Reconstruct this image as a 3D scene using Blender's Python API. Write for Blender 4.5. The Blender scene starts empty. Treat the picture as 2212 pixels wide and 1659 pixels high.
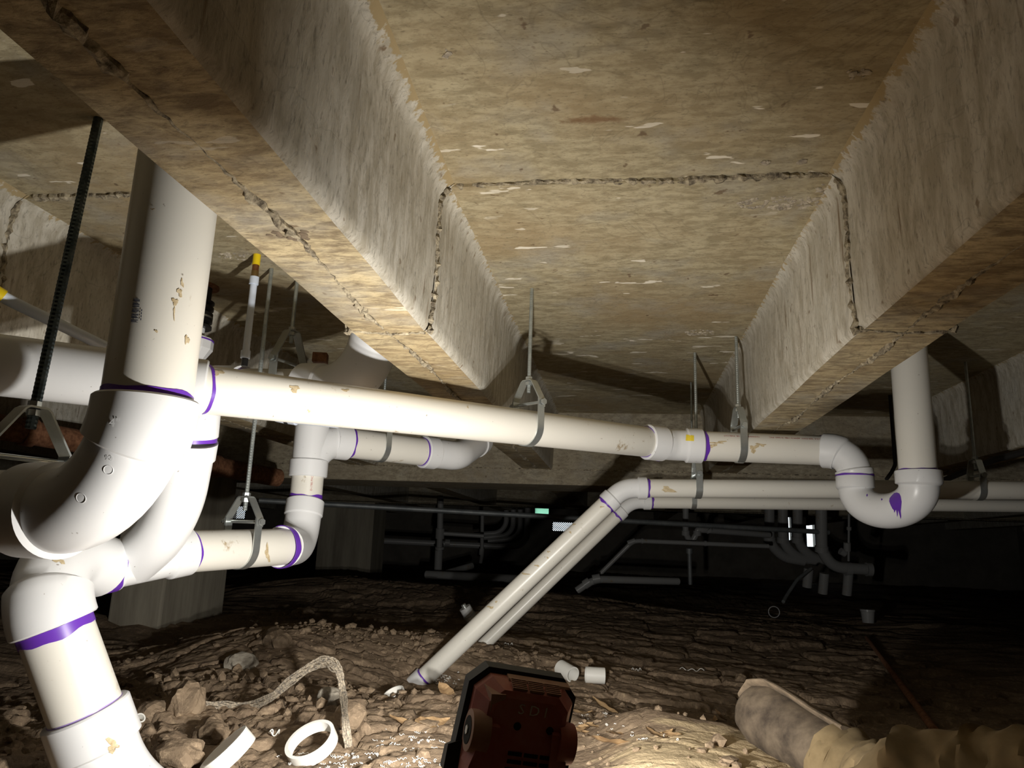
import bpy, bmesh, math, random
import numpy as np
from mathutils import Vector, Matrix
from mathutils.bvhtree import BVHTree

random.seed(7); RNG = np.random.default_rng(7)
SC = bpy.context.scene
COL = SC.collection

# ------------------------------------------------------------------ camera
FPX, CX, CY = 1600.0, 1106.0, 829.5
CAM = np.array([0.0, 0.0, 0.43])
dY = np.array([(1312 - CX) / FPX, (1185 - CY) / FPX, 1.0]); dY /= np.linalg.norm(dY)
up = np.array([0.036, -1.0, (dY[1] - 0.036 * dY[0]) / dY[2]]); up /= np.linalg.norm(up)
RW = np.array([np.cross(dY, up), dY, up])        # camera (x right, y down, z forward) -> world
cam_d = bpy.data.cameras.new('camera'); cam = bpy.data.objects.new('camera', cam_d); COL.objects.link(cam)
cam_d.sensor_fit = 'HORIZONTAL'; cam_d.sensor_width = 36.0; cam_d.lens = 36.0 * FPX / 2212.0
cam_d.clip_start = 0.02; cam_d.clip_end = 100
M = Matrix.Identity(4)
for i in range(3):
    M[i][0] = RW[i][0]; M[i][1] = -RW[i][1]; M[i][2] = -RW[i][2]; M[i][3] = CAM[i]
cam.matrix_world = M
SC.camera = cam

# ------------------------------------------------------------------ world, exposure
wd = bpy.data.worlds.new('daylight'); SC.world = wd; wd.use_nodes = True
bg = wd.node_tree.nodes['Background']
bg.inputs[0].default_value = (0.80, 0.92, 1.0, 1); bg.inputs[1].default_value = 2.2
SC.view_settings.view_transform = 'Standard'; SC.view_settings.look = 'None'
SC.view_settings.gamma = 1.0; SC.view_settings.use_curve_mapping = False
SC.view_settings.exposure = 0.0
SC.cycles.max_bounces = 6; SC.cycles.diffuse_bounces = 4; SC.cycles.glossy_bounces = 2; SC.cycles.transmission_bounces = 3; SC.cycles.caustics_reflective = False; SC.cycles.caustics_refractive = False
LAMP_W = 10.2            # watts of each of the two work light emitters
LAMP_COL = (1.0, 0.965, 0.90)

# ------------------------------------------------------------------ geometry helpers
K = 1.08
ZS, ZJ, YSEAM, YG = 1.15, 0.835, 1.37, 3.97      # slab, joist bottom, form seam, girder face

def ray(px, py): return RW @ np.array([(px - CX) / FPX, (py - CY) / FPX, 1.0])
def at(px, py, d): return CAM + ray(px, py) * d
def atz(px, py, z):
    r = ray(px, py); return CAM + r * ((z - CAM[2]) / r[2])
def aty(px, py, y):
    r = ray(px, py); return CAM + r * (y / r[1])
def pk(px, py, d): return at(px, py, d * K)      # pipes
def unit(v): v = np.asarray(v, float); return v / (np.linalg.norm(v) + 1e-12)

def empty(name, loc, label=None, cat=None, group=None, kind=None):
    o = bpy.data.objects.new(name, None); COL.objects.link(o); o.location = tuple(loc); o.empty_display_size = .05
    tag(o, label, cat, group, kind); return o
def tag(o, label=None, cat=None, group=None, kind=None):
    if label: o['label'] = label
    if cat: o['category'] = cat
    if group: o['group'] = group
    if kind: o['kind'] = kind
    return o
def origin_of(o):
    v = Vector((0, 0, 0))
    while o is not None: v = v + o.location; o = o.parent
    return np.array(v)
def mk(name, VF, mat, parent=None, smooth=True, label=None, cat=None, group=None, kind=None, sharp=40):
    V = np.asarray(VF[0], float); F = [list(map(int, f)) for f in VF[1]]
    if parent is None:
        lo, hi = V.min(0), V.max(0); org = np.array([(lo[0]+hi[0])/2, (lo[1]+hi[1])/2, lo[2]])
    else: org = origin_of(parent)
    me = bpy.data.meshes.new(name); me.from_pydata((V - org).tolist(), [], F); me.update()
    if smooth:
        me.shade_smooth() if hasattr(me, 'shade_smooth') else None
        try: me.set_sharp_from_angle(angle=math.radians(sharp))
        except Exception: pass
    me.materials.append(mat)
    o = bpy.data.objects.new(name, me); COL.objects.link(o)
    if parent is None: o.location = tuple(org)
    else: o.parent = parent
    tag(o, label, cat, group, kind); return o
def join(*vfs):
    V, F, n = [], [], 0
    for v, f in vfs:
        v = np.asarray(v, float); V.append(v); F += [[i + n for i in q] for q in f]; n += len(v)
    return np.vstack(V), F
def resample(path, extra=()):
    P = np.asarray(path, float); s = np.r_[0, np.cumsum(np.linalg.norm(np.diff(P, axis=0), axis=1))]
    t = np.unique(np.round(np.r_[s, [e for e in extra if 0 <= e <= s[-1]]], 6))
    return np.stack([np.interp(t, s, P[:, k]) for k in range(3)], 1), t
def fillet(pts, R=0.1, seg=10):
    pts = [np.asarray(p, float) for p in pts]; out = [pts[0]]
    Rs = R if isinstance(R, (list, tuple)) else [R] * (len(pts) - 2)
    for i in range(1, len(pts) - 1):
        a, b, c = pts[i-1], pts[i], pts[i+1]; u, v = unit(a - b), unit(c - b)
        ang = math.acos(max(-1, min(1, float(u @ v)))); 
        if ang > 3.1: out.append(b); continue
        t = min(Rs[i-1] / math.tan(ang / 2), (.97 if i == 1 else .49) * np.linalg.norm(a - b), (.97 if i == len(pts) - 2 else .49) * np.linalg.norm(c - b))
        r = t * math.tan(ang / 2); cen = b + unit(u + v) * (r / math.sin(ang / 2))
        p0, p1 = b + u * t, b + v * t; e0 = unit(p0 - cen); tot = math.pi - ang
        e1 = unit((p1 - cen) - ((p1 - cen) @ e0) * e0)
        for k in range(seg + 1):
            th = tot * k / seg; out.append(cen + r * (e0 * math.cos(th) + e1 * math.sin(th)))
    out.append(pts[-1]); return np.array(out)
def sweep(path, rad, sides=28, cap=True, jit=0, ref=(0, 0, 1)):
    P = np.asarray(path, float); n = len(P); rad = np.full(n, rad) if np.isscalar(rad) else np.asarray(rad, float)
    T = np.gradient(P, axis=0); T /= (np.linalg.norm(T, axis=1)[:, None] + 1e-12)
    r0 = np.array(ref, float)
    if abs(r0 @ T[0]) > .95: r0 = np.array([0, 1., 0])
    N = unit(r0 - (r0 @ T[0]) * T[0]); V = []
    for i in range(n):
        N = unit(N - (N @ T[i]) * T[i]); B = np.cross(T[i], N)
        th = np.arange(sides) * 2 * math.pi / sides
        rr = rad[i] * (1 + (RNG.uniform(-jit, jit, sides) if jit else 0))
        V.append(P[i] + np.outer(np.cos(th) * rr, N) + np.outer(np.sin(th) * rr, B))
    V = np.vstack(V); F = []
    for i in range(n - 1):
        for k in range(sides):
            a, b = i * sides + k, i * sides + (k + 1) % sides; F.append([a, b, b + sides, a + sides])
    if cap: F.append(list(range(sides))[::-1]); F.append([(n - 1) * sides + k for k in range(sides)])
    return V, F
def tube(pts, r, R=.1, sides=28, **k): return sweep(fillet(pts, R) if len(pts) > 2 else np.array(pts), r, sides, **k)
def fitting(pts, R, rb, rh, h0, h1, sides=36):
    """moulded fitting: body radius rb, hubs of radius rh and length h0/h1 at its two ends"""
    P = fillet(pts, R, 14) if len(pts) > 2 else np.array(pts, float)
    L = np.linalg.norm(np.diff(P, axis=0), axis=1).sum(); prof = []
    if h0: prof += [(0, rh - .003), (.003, rh), (h0, rh), (h0 + .0045, rb)]
    else: prof += [(0, rb)]
    if h1: prof += [(L - h1 - .0045, rb), (L - h1, rh), (L - .003, rh), (L, rh - .003)]
    else: prof += [(L, rb)]
    P, t = resample(P, [p[0] for p in prof])
    return sweep(P, np.interp(t, [p[0] for p in prof], [p[1] for p in prof]), sides)
def ring(p, ax, r, w, jag=.25, sides=40, th=.0012):
    """smeared primer band round a pipe"""
    ax = unit(ax); n0 = unit(np.cross(ax, [.3, .2, .93])); b = np.cross(ax, n0); V, F = [], []
    ph = RNG.uniform(0, 6.28, 4)
    for k in range(sides):
        a = 2 * math.pi * k / sides; d = n0 * math.cos(a) + b * math.sin(a)
        j0 = w * jag * (math.sin(2*a+ph[0]) + .6*math.sin(5*a+ph[1])); j1 = w * jag * (math.sin(3*a+ph[2]) + .6*math.sin(7*a+ph[3]))
        lo, hi = -w/2 + j0*.5, w/2 + j1
        for s, rr in ((lo, r-.001), (lo, r+th), (hi, r+th*.8), (hi, r-.001)): V.append(p + ax*s + d*rr)
    for k in range(sides):
        for m in range(3):
            a, c = 4*k+m, 4*((k+1) % sides)+m; F.append([a, c, c+1, a+1])
    return np.array(V), F
def box(c, ex, ey, ez, bev=0):
    """oriented box, half extents as vectors"""
    c, ex, ey, ez = (np.asarray(v, float) for v in (c, ex, ey, ez))
    V = np.array([c + sx*ex + sy*ey + sz*ez for sx in (-1, 1) for sy in (-1, 1) for sz in (-1, 1)])
    F = [[0,1,3,2],[4,6,7,5],[0,4,5,1],[2,3,7,6],[0,2,6,4],[1,5,7,3]]
    if not bev: return V, F
    bm = bmesh.new(); vs = [bm.verts.new(v) for v in V]
    for f in F: bm.faces.new([vs[i] for i in f])
    bmesh.ops.bevel(bm, geom=list(bm.edges), offset=bev, segments=2, affect='EDGES', profile=.6)
    bm.verts.index_update(); V = np.array([v.co[:] for v in bm.verts]); F = [[v.index for v in f.verts] for f in bm.faces]; bm.free(); return V, F
def aabb(x0, x1, y0, y1, z0, z1, bev=0):
    return box(((x0+x1)/2, (y0+y1)/2, (z0+z1)/2), ((x1-x0)/2, 0, 0), (0, (y1-y0)/2, 0), (0, 0, (z1-z0)/2), bev)
def ribbon(path, ax, w, th):
    """flat strap along a path, width w along ax, thickness th"""
    P = np.asarray(path, float); ax = unit(ax); T = np.gradient(P, axis=0); T /= np.linalg.norm(T, axis=1)[:, None] + 1e-12
    V = []
    for p, t in zip(P, T):
        n = unit(np.cross(ax, t))
        V += [p - ax*w/2 - n*th/2, p + ax*w/2 - n*th/2, p + ax*w/2 + n*th/2, p - ax*w/2 + n*th/2]
    F = []
    for i in range(len(P) - 1):
        for k in range(4): a, b = 4*i+k, 4*i+(k+1) % 4; F.append([a, b, b+4, a+4])
    F += [[3, 2, 1, 0], [4*len(P)-4+k for k in range(4)]]
    return np.array(V), F
def prism(p, ax, r, h, n=6):
    return sweep(np.array([p - unit(ax)*h/2, p + unit(ax)*h/2]), r, n)
def bvh(*vfs):
    V, F = join(*vfs); return BVHTree.FromPolygons([Vector(v) for v in V], F)
def hit(px, py, tree):
    d = unit(ray(px, py)); l, n, i, t = tree.ray_cast(Vector(CAM), Vector(d))
    if l is None: return None, None
    n = np.array(n); n = -n if n @ d > 0 else n
    return np.array(l), n
def decal(poly, tree, off=.0009, rings=2):
    """thin skin lying on a surface; poly is its outline as seen in the photograph"""
    q = [np.asarray(p, float) for p in poly]; dense = []
    for a, b in zip(q, q[1:] + q[:1]):
        m_ = max(1, int(np.linalg.norm(b - a)/3.0)); dense += [a + (b - a)*k/m_ for k in range(m_)]
    poly = np.array(dense); c = poly.mean(0); V, F = [], []; rings = max(rings, int(np.abs(poly - c).max()/3) + 1)
    n = len(poly); seq = [c] + [c + (p - c) * (k / rings) for k in range(1, rings + 1) for p in poly]
    for q in seq:
        l, m = hit(q[0], q[1], tree)
        if l is None: return None
        V.append(l + m * off)
    for k in range(n): F.append([0, 1 + k, 1 + (k + 1) % n])
    for r in range(1, rings):
        for k in range(n):
            a, b = 1 + (r-1)*n + k, 1 + (r-1)*n + (k+1) % n; F.append([a, b, b + n, a + n])
    return np.array(V), F
def blob(c, rx, ry, n=14, j=.3):
    ph = RNG.uniform(0, 6.28, 3)
    return [(c[0] + rx*(1+j*math.sin(2*a+ph[0])*.6+j*.6*math.sin(3*a+ph[1])+j*.4*math.sin(5*a+ph[2]))*math.cos(a),
             c[1] + ry*(1+j*math.sin(2*a+ph[0])*.6+j*.6*math.sin(3*a+ph[1])+j*.4*math.sin(5*a+ph[2]))*math.sin(a)) for a in np.arange(n)*2*math.pi/n]
def text_mesh(s, size):
    cu = bpy.data.curves.new('t', 'FONT'); cu.body = s; cu.size = size; cu.align_x = 'CENTER'; cu.align_y = 'CENTER'; cu.resolution_u = 2
    ob = bpy.data.objects.new('t', cu); COL.objects.link(ob); bpy.context.view_layer.update()
    me = bpy.data.meshes.new_from_object(ob.evaluated_get(bpy.context.evaluated_depsgraph_get()))
    V = np.array([v.co[:] for v in me.vertices]); F = [list(p.vertices) for p in me.polygons]
    bpy.data.objects.remove(ob); bpy.data.meshes.remove(me); bpy.data.curves.remove(cu); return V, F
def text_on_pipe(s, size, c, ax, out, r):
    """lettering wrapped on a pipe of radius r: c on the axis, ax reading direction, out the way the letters face"""
    V, F = text_mesh(s, size); ax = unit(ax); out = unit(out - (out @ ax) * ax); sd = np.cross(out, ax)
    a = V[:, 1] / r
    return c + np.outer(V[:, 0], ax) + (np.outer(np.cos(a), out) + np.outer(np.sin(a), sd)) * (r + .0006), F

# ------------------------------------------------------------------ noise for the ground
def _h(ix, iy, s=0):
    n = (ix.astype(np.int64) * 374761393 + iy.astype(np.int64) * 668265263 + s * 1442695041) & 0xffffffff
    n = ((n ^ (n >> 13)) * 1274126177) & 0xffffffff
    return ((n ^ (n >> 16)) & 0xffffff) / float(0xffffff)
def vnoise(x, y, s=0):
    ix, iy = np.floor(x), np.floor(y); fx, fy = x - ix, y - iy; fx = fx*fx*(3-2*fx); fy = fy*fy*(3-2*fy)
    a, b, c, d = _h(ix, iy, s), _h(ix+1, iy, s), _h(ix, iy+1, s), _h(ix+1, iy+1, s)
    return (a*(1-fx)+b*fx)*(1-fy) + (c*(1-fx)+d*fx)*fy - .5
def fbm(x, y, o=4, s=0): return sum(vnoise(x*2**k, y*2**k, s+k) * .5**k for k in range(o))
def worley(x, y, s=0):
    ix, iy = np.floor(x), np.floor(y); f1 = np.full(x.shape, 9.); f2 = f1.copy(); cid = np.zeros(x.shape)
    for dx in (-1, 0, 1):
        for dy in (-1, 0, 1):
            jx, jy = ix+dx, iy+dy; d = np.hypot(jx+_h(jx, jy, s)-x, jy+_h(jx, jy, s+1)-y); c = _h(jx, jy, s+2)
            m = d < f1; f2 = np.where(m, f1, np.minimum(f2, d)); cid = np.where(m, c, cid); f1 = np.where(m, d, f1)
    return f1, f2, cid
BUMPS = [(-1.15, 2.75, .5, .35, .09), (-.75, 3.1, .6, .5, .05), (-.62, 2.55, .35, .28, -.085), (-1.9, 5.6, .9, .6, .14), (-.4, 5.4, .8, .5, .10),
         (-1.75, 3.4, .5, .4, -.10), (-1.9, 2.2, .5, .5, -.10), (.75, 2.1, .45, .6, -.10), (.95, 3.2, .9, .9, -.08), (-.5, 1.75, .35, .25, .02), (-.75, 1.35, .35, .3, -.015),
         (.3, 1.95, .45, .12, .03), (-.35, 2.1, .25, .2, .035)]
def ground(x, y):
    x = np.asarray(x, float); y = np.asarray(y, float)
    h = .035*fbm(x*1.3, y*1.5, 3, 5)
    for bx, by, sx, sy, a in BUMPS: h = h + a*np.exp(-((x-bx)/sx)**2 - ((y-by)/sy)**2)
    ye = 1.90 + .10*fbm(x*5, x*0+3, 3, 91)                                     # trodden shelf right of the lamp, broken off at its far edge
    h = h + .11*np.clip((y-1.05)/.85, 0, 1)/(1+np.exp(-(x-.02)*28))/(1+np.exp((x-.72)*14))/(1+np.exp((y-ye)*45))
    wx, wy = x + .05*fbm(x*6, y*6, 3, 11), y + .05*fbm(x*6+9, y*6, 3, 17)
    smooth = 1/(1+np.exp(-((x+.2)*9))) * 1/(1+np.exp((y-2.1)*7))             # trodden mud right of the lamp
    rough = 1 - .86*smooth
    f1, f2, c = worley(wx*4.2, wy*7.5, 3); cr = np.clip((f2-f1)/.075, 0, 1)
    h = h + rough*(.026*(c-.5) - .026*(1-cr)**2)
    crumb = 1/(1+np.exp((x+.45)*6)) * 1/(1+np.exp((y-2.3)*6))                  # crumbly loose soil at near left
    f1, f2, c = worley(wx*15, wy*22, 23); cr = np.clip((f2-f1)/.16, 0, 1)
    h = h + rough*(.30+.9*crumb)*(.015*(c-.5) - .010*(1-cr)**2 + .005*(1-f1))
    f1, f2, c = worley(wx*38, wy*46, 53); cr = np.clip((f2-f1)/.25, 0, 1)
    h = h + crumb*(.007*(c-.5) - .004*(1-cr)**2)
    h = h + .008*fbm(x*18, y*22, 3, 31)*(.35+.65*rough) + .003*fbm(x*70, y*85, 2, 41)*(.5+.5*rough)
    return h
gx = np.r_[np.linspace(-8.2, -2.0, 64)[:-1], np.linspace(-2.0, 1.5, 430), np.linspace(1.5, 7.2, 60)[1:]]
gy = np.r_[np.linspace(-1.6, .7, 30)[:-1], np.linspace(.7, 3.3, 400), np.linspace(3.3, 6.5, 190)[1:], np.linspace(6.5, 13.8, 60)[1:]]
GX, GY = np.meshgrid(gx, gy); H = ground(GX, GY)
def gz(x, y):
    i = min(max(int(np.searchsorted(gx, x)) - 1, 0), len(gx) - 2); j = min(max(int(np.searchsorted(gy, y)) - 1, 0), len(gy) - 2)
    u = min(max((x - gx[i])/(gx[i+1]-gx[i]), 0), 1); v = min(max((y - gy[j])/(gy[j+1]-gy[j]), 0), 1)
    return float((H[j, i]*(1-u)+H[j, i+1]*u)*(1-v) + (H[j+1, i]*(1-u)+H[j+1, i+1]*u)*v)
def onground(px, py):
    """where the line of sight through a pixel meets the dirt"""
    z = 0.0
    for _ in range(12): p = atz(px, py, z); z = .5*z + .5*gz(p[0], p[1])
    return atz(px, py, z)

# ------------------------------------------------------------------ materials
def nmat(name):
    m = bpy.data.materials.new(name); m.use_nodes = True; nt = m.node_tree; return m, nt, nt.nodes['Principled BSDF']
def lk(nt, a, b): nt.links.new(a, b)
def coords(nt, scale=(1, 1, 1), src='Object'):
    tc = nt.nodes.new('ShaderNodeTexCoord'); mp = nt.nodes.new('ShaderNodeMapping'); mp.inputs['Scale'].default_value = scale
    lk(nt, tc.outputs[src], mp.inputs[0]); return mp.outputs[0]
def geo_coords(nt, scale=(1, 1, 1)):
    g = nt.nodes.new('ShaderNodeNewGeometry'); mp = nt.nodes.new('ShaderNodeMapping'); mp.inputs['Scale'].default_value = scale
    lk(nt, g.outputs['Position'], mp.inputs[0]); return mp.outputs[0]
def noise(nt, vec, scale, detail=4, rough=.55, dist=0):
    n = nt.nodes.new('ShaderNodeTexNoise'); n.inputs['Scale'].default_value = scale; n.inputs['Detail'].default_value = detail
    n.inputs['Roughness'].default_value = rough; n.inputs['Distortion'].default_value = dist; lk(nt, vec, n.inputs['Vector']); return n.outputs['Fac']
def ramp(nt, fac, stops):
    r = nt.nodes.new('ShaderNodeValToRGB'); e = r.color_ramp.elements
    while len(e) < len(stops): e.new(.5)
    for i, (p, c) in enumerate(stops):
        e[i].position = p; e[i].color = (c, c, c, 1) if np.isscalar(c) else (*c, 1)
    lk(nt, fac, r.inputs[0]); return r.outputs[0]
def mix(nt, fac, a, b, mode='MIX'):
    m = nt.nodes.new('ShaderNodeMix'); m.data_type = 'RGBA'; m.blend_type = mode
    for k, v in ((0, fac), (6, a), (7, b)):
        if hasattr(v, 'links') or hasattr(v, 'is_linked'): lk(nt, v, m.inputs[k])
        elif k == 0: m.inputs[0].default_value = v
        else: m.inputs[k].default_value = (*v, 1)
    return m.outputs[2]
def bump(nt, b, fac, strength=.3, dist=.005):
    n = nt.nodes.new('ShaderNodeBump'); n.inputs['Strength'].default_value = strength; n.inputs['Distance'].default_value = dist
    lk(nt, fac, n.inputs['Height']); lk(nt, n.outputs[0], b.inputs['Normal'])
def plain(name, col, rough=.5, metal=0, spec=.5):
    m, nt, b = nmat(name); b.inputs['Base Color'].default_value = (*col, 1); b.inputs['Roughness'].default_value = rough
    b.inputs['Metallic'].default_value = metal; b.inputs['Specular IOR Level'].default_value = spec; return m
def speckled(name, c1, c2, scale, rough=.6, metal=0, bs=.3, bd=.003, stretch=(1, 1, 1)):
    m, nt, b = nmat(name); v = coords(nt, stretch); f = noise(nt, v, scale, 5, .65)
    lk(nt, ramp(nt, f, [(.35, c1), (.65, c2)]), b.inputs['Base Color']); b.inputs['Roughness'].default_value = rough
    b.inputs['Metallic'].default_value = metal; bump(nt, b, f, bs, bd); return m

def pvc(name, base, mud=.64):
    m, nt, b = nmat(name); v = coords(nt)
    s = noise(nt, v, 9, 6, .7, .4); fine = noise(nt, v, 55, 3, .6)
    msk = mix(nt, 1.0, ramp(nt, s, [(mud, 0.), (mud+.05, 1.)]), ramp(nt, fine, [(.45, 0.), (.6, .8)]), 'MULTIPLY')
    dots = ramp(nt, noise(nt, v, 110, 2, .5), [(.74, 0.), (.78, .7)])
    col = mix(nt, msk, base, (.34, .24, .11)); col = mix(nt, dots, col, (.16, .12, .08))
    lk(nt, col, b.inputs['Base Color']); b.inputs['Roughness'].default_value = .32; b.inputs['Specular IOR Level'].default_value = .45
    return m
def concrete(name, pale, dark, stain, streak, flecks=0., speck=(.12, .07, .04), edge=None, streaks=0., contrast=.085, rust=False):
    m, nt, b = nmat(name); v = geo_coords(nt, streak); w = geo_coords(nt)
    big = noise(nt, w, 2.0, 5, .6); mid = noise(nt, v, 9, 7, .7, .3); fin = noise(nt, v, 40, 4, .7)
    col = ramp(nt, mid, [(.5 - contrast, dark), (.5 + contrast, pale)])
    col = mix(nt, ramp(nt, big, [(.45, 0.), (.70, .8)]), col, stain)
    grey = noise(nt, w, 5.5, 4, .6); col = mix(nt, ramp(nt, grey, [(.52, 0.), (.70, .45)]), col, tuple(sum(pale)/3*k for k in (1.0, .97, .86)))
    col = mix(nt, ramp(nt, fin, [(.55, 0.), (.68, .6)]), col, tuple(.45*a for a in dark))
    col = mix(nt, ramp(nt, noise(nt, w, 30, 3, .5), [(.69, 0.), (.74, .7)]), col, speck)
    lines = noise(nt, w, 3.2, 4, .62, 1.2)                  # hairline scratches and crazing
    col = mix(nt, ramp(nt, lines, [(.493, 0.), (.499, .28), (.501, .28), (.507, 0.)]), col, tuple(.4*a for a in dark))
    if streaks:
        st = noise(nt, geo_coords(nt, (16, 16, 1.6)), 2.2, 3, .6)
        col = mix(nt, ramp(nt, st, [(.64, 0.), (.72, streaks)]), col, speck)
    if flecks:
        a = ramp(nt, noise(nt, geo_coords(nt, (5, 15, 7)), 1.6, 3, .5), [(.662, 0.), (.672, 1.)])
        c = ramp(nt, noise(nt, w, 1.7, 2, .5), [(.42, 0.), (.52, flecks)])
        col = mix(nt, mix(nt, 1.0, a, c, 'MULTIPLY'), col, (.80, .74, .62))
    if rust:
        tc = nt.nodes.new('ShaderNodeNewGeometry'); d = nt.nodes.new('ShaderNodeVectorMath'); d.operation = 'SUBTRACT'
        lk(nt, tc.outputs['Position'], d.inputs[0]); p = atz(1300, 258, ZS); d.inputs[1].default_value = tuple(p)
        mp = nt.nodes.new('ShaderNodeMapping'); mp.inputs['Scale'].default_value = (4.5, 20, 6); lk(nt, d.outputs[0], mp.inputs[0])
        ln = nt.nodes.new('ShaderNodeVectorMath'); ln.operation = 'LENGTH'; lk(nt, mp.outputs[0], ln.inputs[0])
        ad = nt.nodes.new('ShaderNodeMath'); ad.operation = 'MULTIPLY_ADD'; lk(nt, noise(nt, w, 11, 5, .65), ad.inputs[0]); ad.inputs[1].default_value = 1.6; lk(nt, ln.outputs['Value'], ad.inputs[2])
        col = mix(nt, ramp(nt, ad.outputs[0], [(.80, .7), (1.0, 0.)]), col, (.17, .08, .035))
    if edge:                                                # the slab's tan skin runs raggedly over the top of the form sides
        g = nt.nodes.new('ShaderNodeNewGeometry'); sx = nt.nodes.new('ShaderNodeSeparateXYZ'); lk(nt, g.outputs['Position'], sx.inputs[0])
        ad = nt.nodes.new('ShaderNodeMath'); ad.operation = 'MULTIPLY_ADD'; lk(nt, noise(nt, geo_coords(nt, (1, 1, .25)), 60, 3, .6), ad.inputs[0]); ad.inputs[1].default_value = .05; lk(nt, sx.outputs['Z'], ad.inputs[2])
        mr = nt.nodes.new('ShaderNodeMapRange'); mr.inputs[1].default_value = ZS + .016; mr.inputs[2].default_value = ZS + .020; lk(nt, ad.outputs[0], mr.inputs[0])
        col = mix(nt, mr.outputs[0], col, edge)
    lk(nt, col, b.inputs['Base Color']); b.inputs['Roughness'].default_value = .85; b.inputs['Specular IOR Level'].default_value = .25
    bump(nt, b, mid, .5, .006); return m

MT = {}
MT['slab'] = concrete('slab_concrete', (.47, .405, .265), (.31, .26, .16), (.34, .25, .135), (2.2, 5, 5), flecks=1., rust=True)
MT['side'] = concrete('form_side_concrete', (.62, .585, .505), (.42, .38, .30), (.52, .49, .41), (3.4, 3.4, 1.1), speck=(.19, .125, .07), edge=(.40, .31, .17), streaks=.8, contrast=.085)
MT['under'] = concrete('joist_underside_concrete', (.56, .46, .28), (.25, .195, .12), (.36, .25, .12), (2.2, 6, 5), flecks=.5, contrast=.10)
MT['girder'] = concrete('girder_concrete', (.42, .37, .27), (.27, .23, .165), (.30, .25, .17), (2, 4, 5))
MT['ridge'] = speckled('broken_concrete_edge', (.10, .08, .055), (.50, .43, .30), 75, .95, 0, .9, .006)
MT['pier'] = speckled('pier_concrete', (.25, .22, .17), (.46, .42, .33), 7, .9, 0, .4, .004, (1, 1, .12))
MT['wall'] = speckled('wall_concrete', (.22, .20, .17), (.32, .29, .25), 4, .9)
MT['stone'] = speckled('aggregate_stone', (.22, .19, .15), (.55, .48, .37), 50, .9)
MT['pvc'] = pvc('pvc_pipe', (.76, .735, .665), .62)
MT['pvcf'] = pvc('pvc_fitting', (.76, .765, .77), .70)
MT['pvcdim'] = pvc('pvc_gloom_tinted', (.34, .34, .335), .6)  # PVC for the unlit parts, the gloom painted into its gray base colour
MT['primer'] = plain('purple_primer', (.13, .035, .40), .35)
MT['primer2'] = plain('thin_purple_primer', (.42, .30, .70), .35)
MT['zinc'] = speckled('zinc_plated_steel', (.55, .59, .58), (.74, .77, .75), 14, .30, .85, .05, .001)
MT['rod'] = speckled('threaded_steel', (.36, .40, .40), (.56, .60, .58), 30, .36, .8, .1, .001)
MT['darkrod'] = speckled('dark_threaded_steel', (.06, .08, .09), (.14, .17, .18), 40, .35, 1, .1, .001)
MT['galv'] = speckled('galvanized_pipe', (.25, .27, .28), (.40, .42, .42), 10, .55, .6)
MT['rust'] = speckled('rusty_iron', (.16, .065, .03), (.34, .16, .08), 60, .9, .1, .6, .003)
MT['black'] = plain('black_iron', (.025, .023, .022), .55)
MT['rubber'] = plain('black_rubber', (.022, .022, .022), .35)
MT['pex'] = plain('milky_pex', (.62, .68, .78), .3)
m, nt, b = nmat('clear_pex_tube'); b.inputs['Base Color'].default_value = (.66, .72, .82, 1); b.inputs['Roughness'].default_value = .28
b.inputs['Subsurface Weight'].default_value = .3; b.inputs['Subsurface Radius'].default_value = (.01, .01, .012); MT['pex'] = m
MT['yellow'] = plain('yellow_tape', (.85, .62, .01), .4)
MT['copper'] = speckled('copper_stub', (.25, .10, .04), (.42, .20, .09), 30, .4, .8)
MT['brass'] = speckled('brass_fitting', (.30, .20, .08), (.45, .32, .14), 30, .35, .9)
MT['redink'] = plain('red_pipe_print', (.42, .06, .05), .6)
MT['ink'] = plain('dark_blue_print', (.05, .06, .10), .6)
MT['label'] = plain('yellow_sticker', (.80, .62, .05), .5)
MT['mudspot'] = speckled('dried_mud', (.42, .32, .18), (.66, .55, .36), 120, .9)
MT['leaf'] = speckled('dead_leaf', (.22, .13, .06), (.46, .31, .16), 25, .75, 0, .3, .002, (1, 4, 1))
MT['rock'] = speckled('gray_rock', (.22, .19, .15), (.42, .38, .31), 30, .95, 0, .8, .004)
MT['strap'] = speckled('frayed_strap', (.10, .09, .08), (.50, .42, .31), 16, .9, 0, .5, .002, (14, 14, 14))
MT['scrap'] = plain('white_pvc_scrap', (.80, .79, .74), .4)
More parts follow.
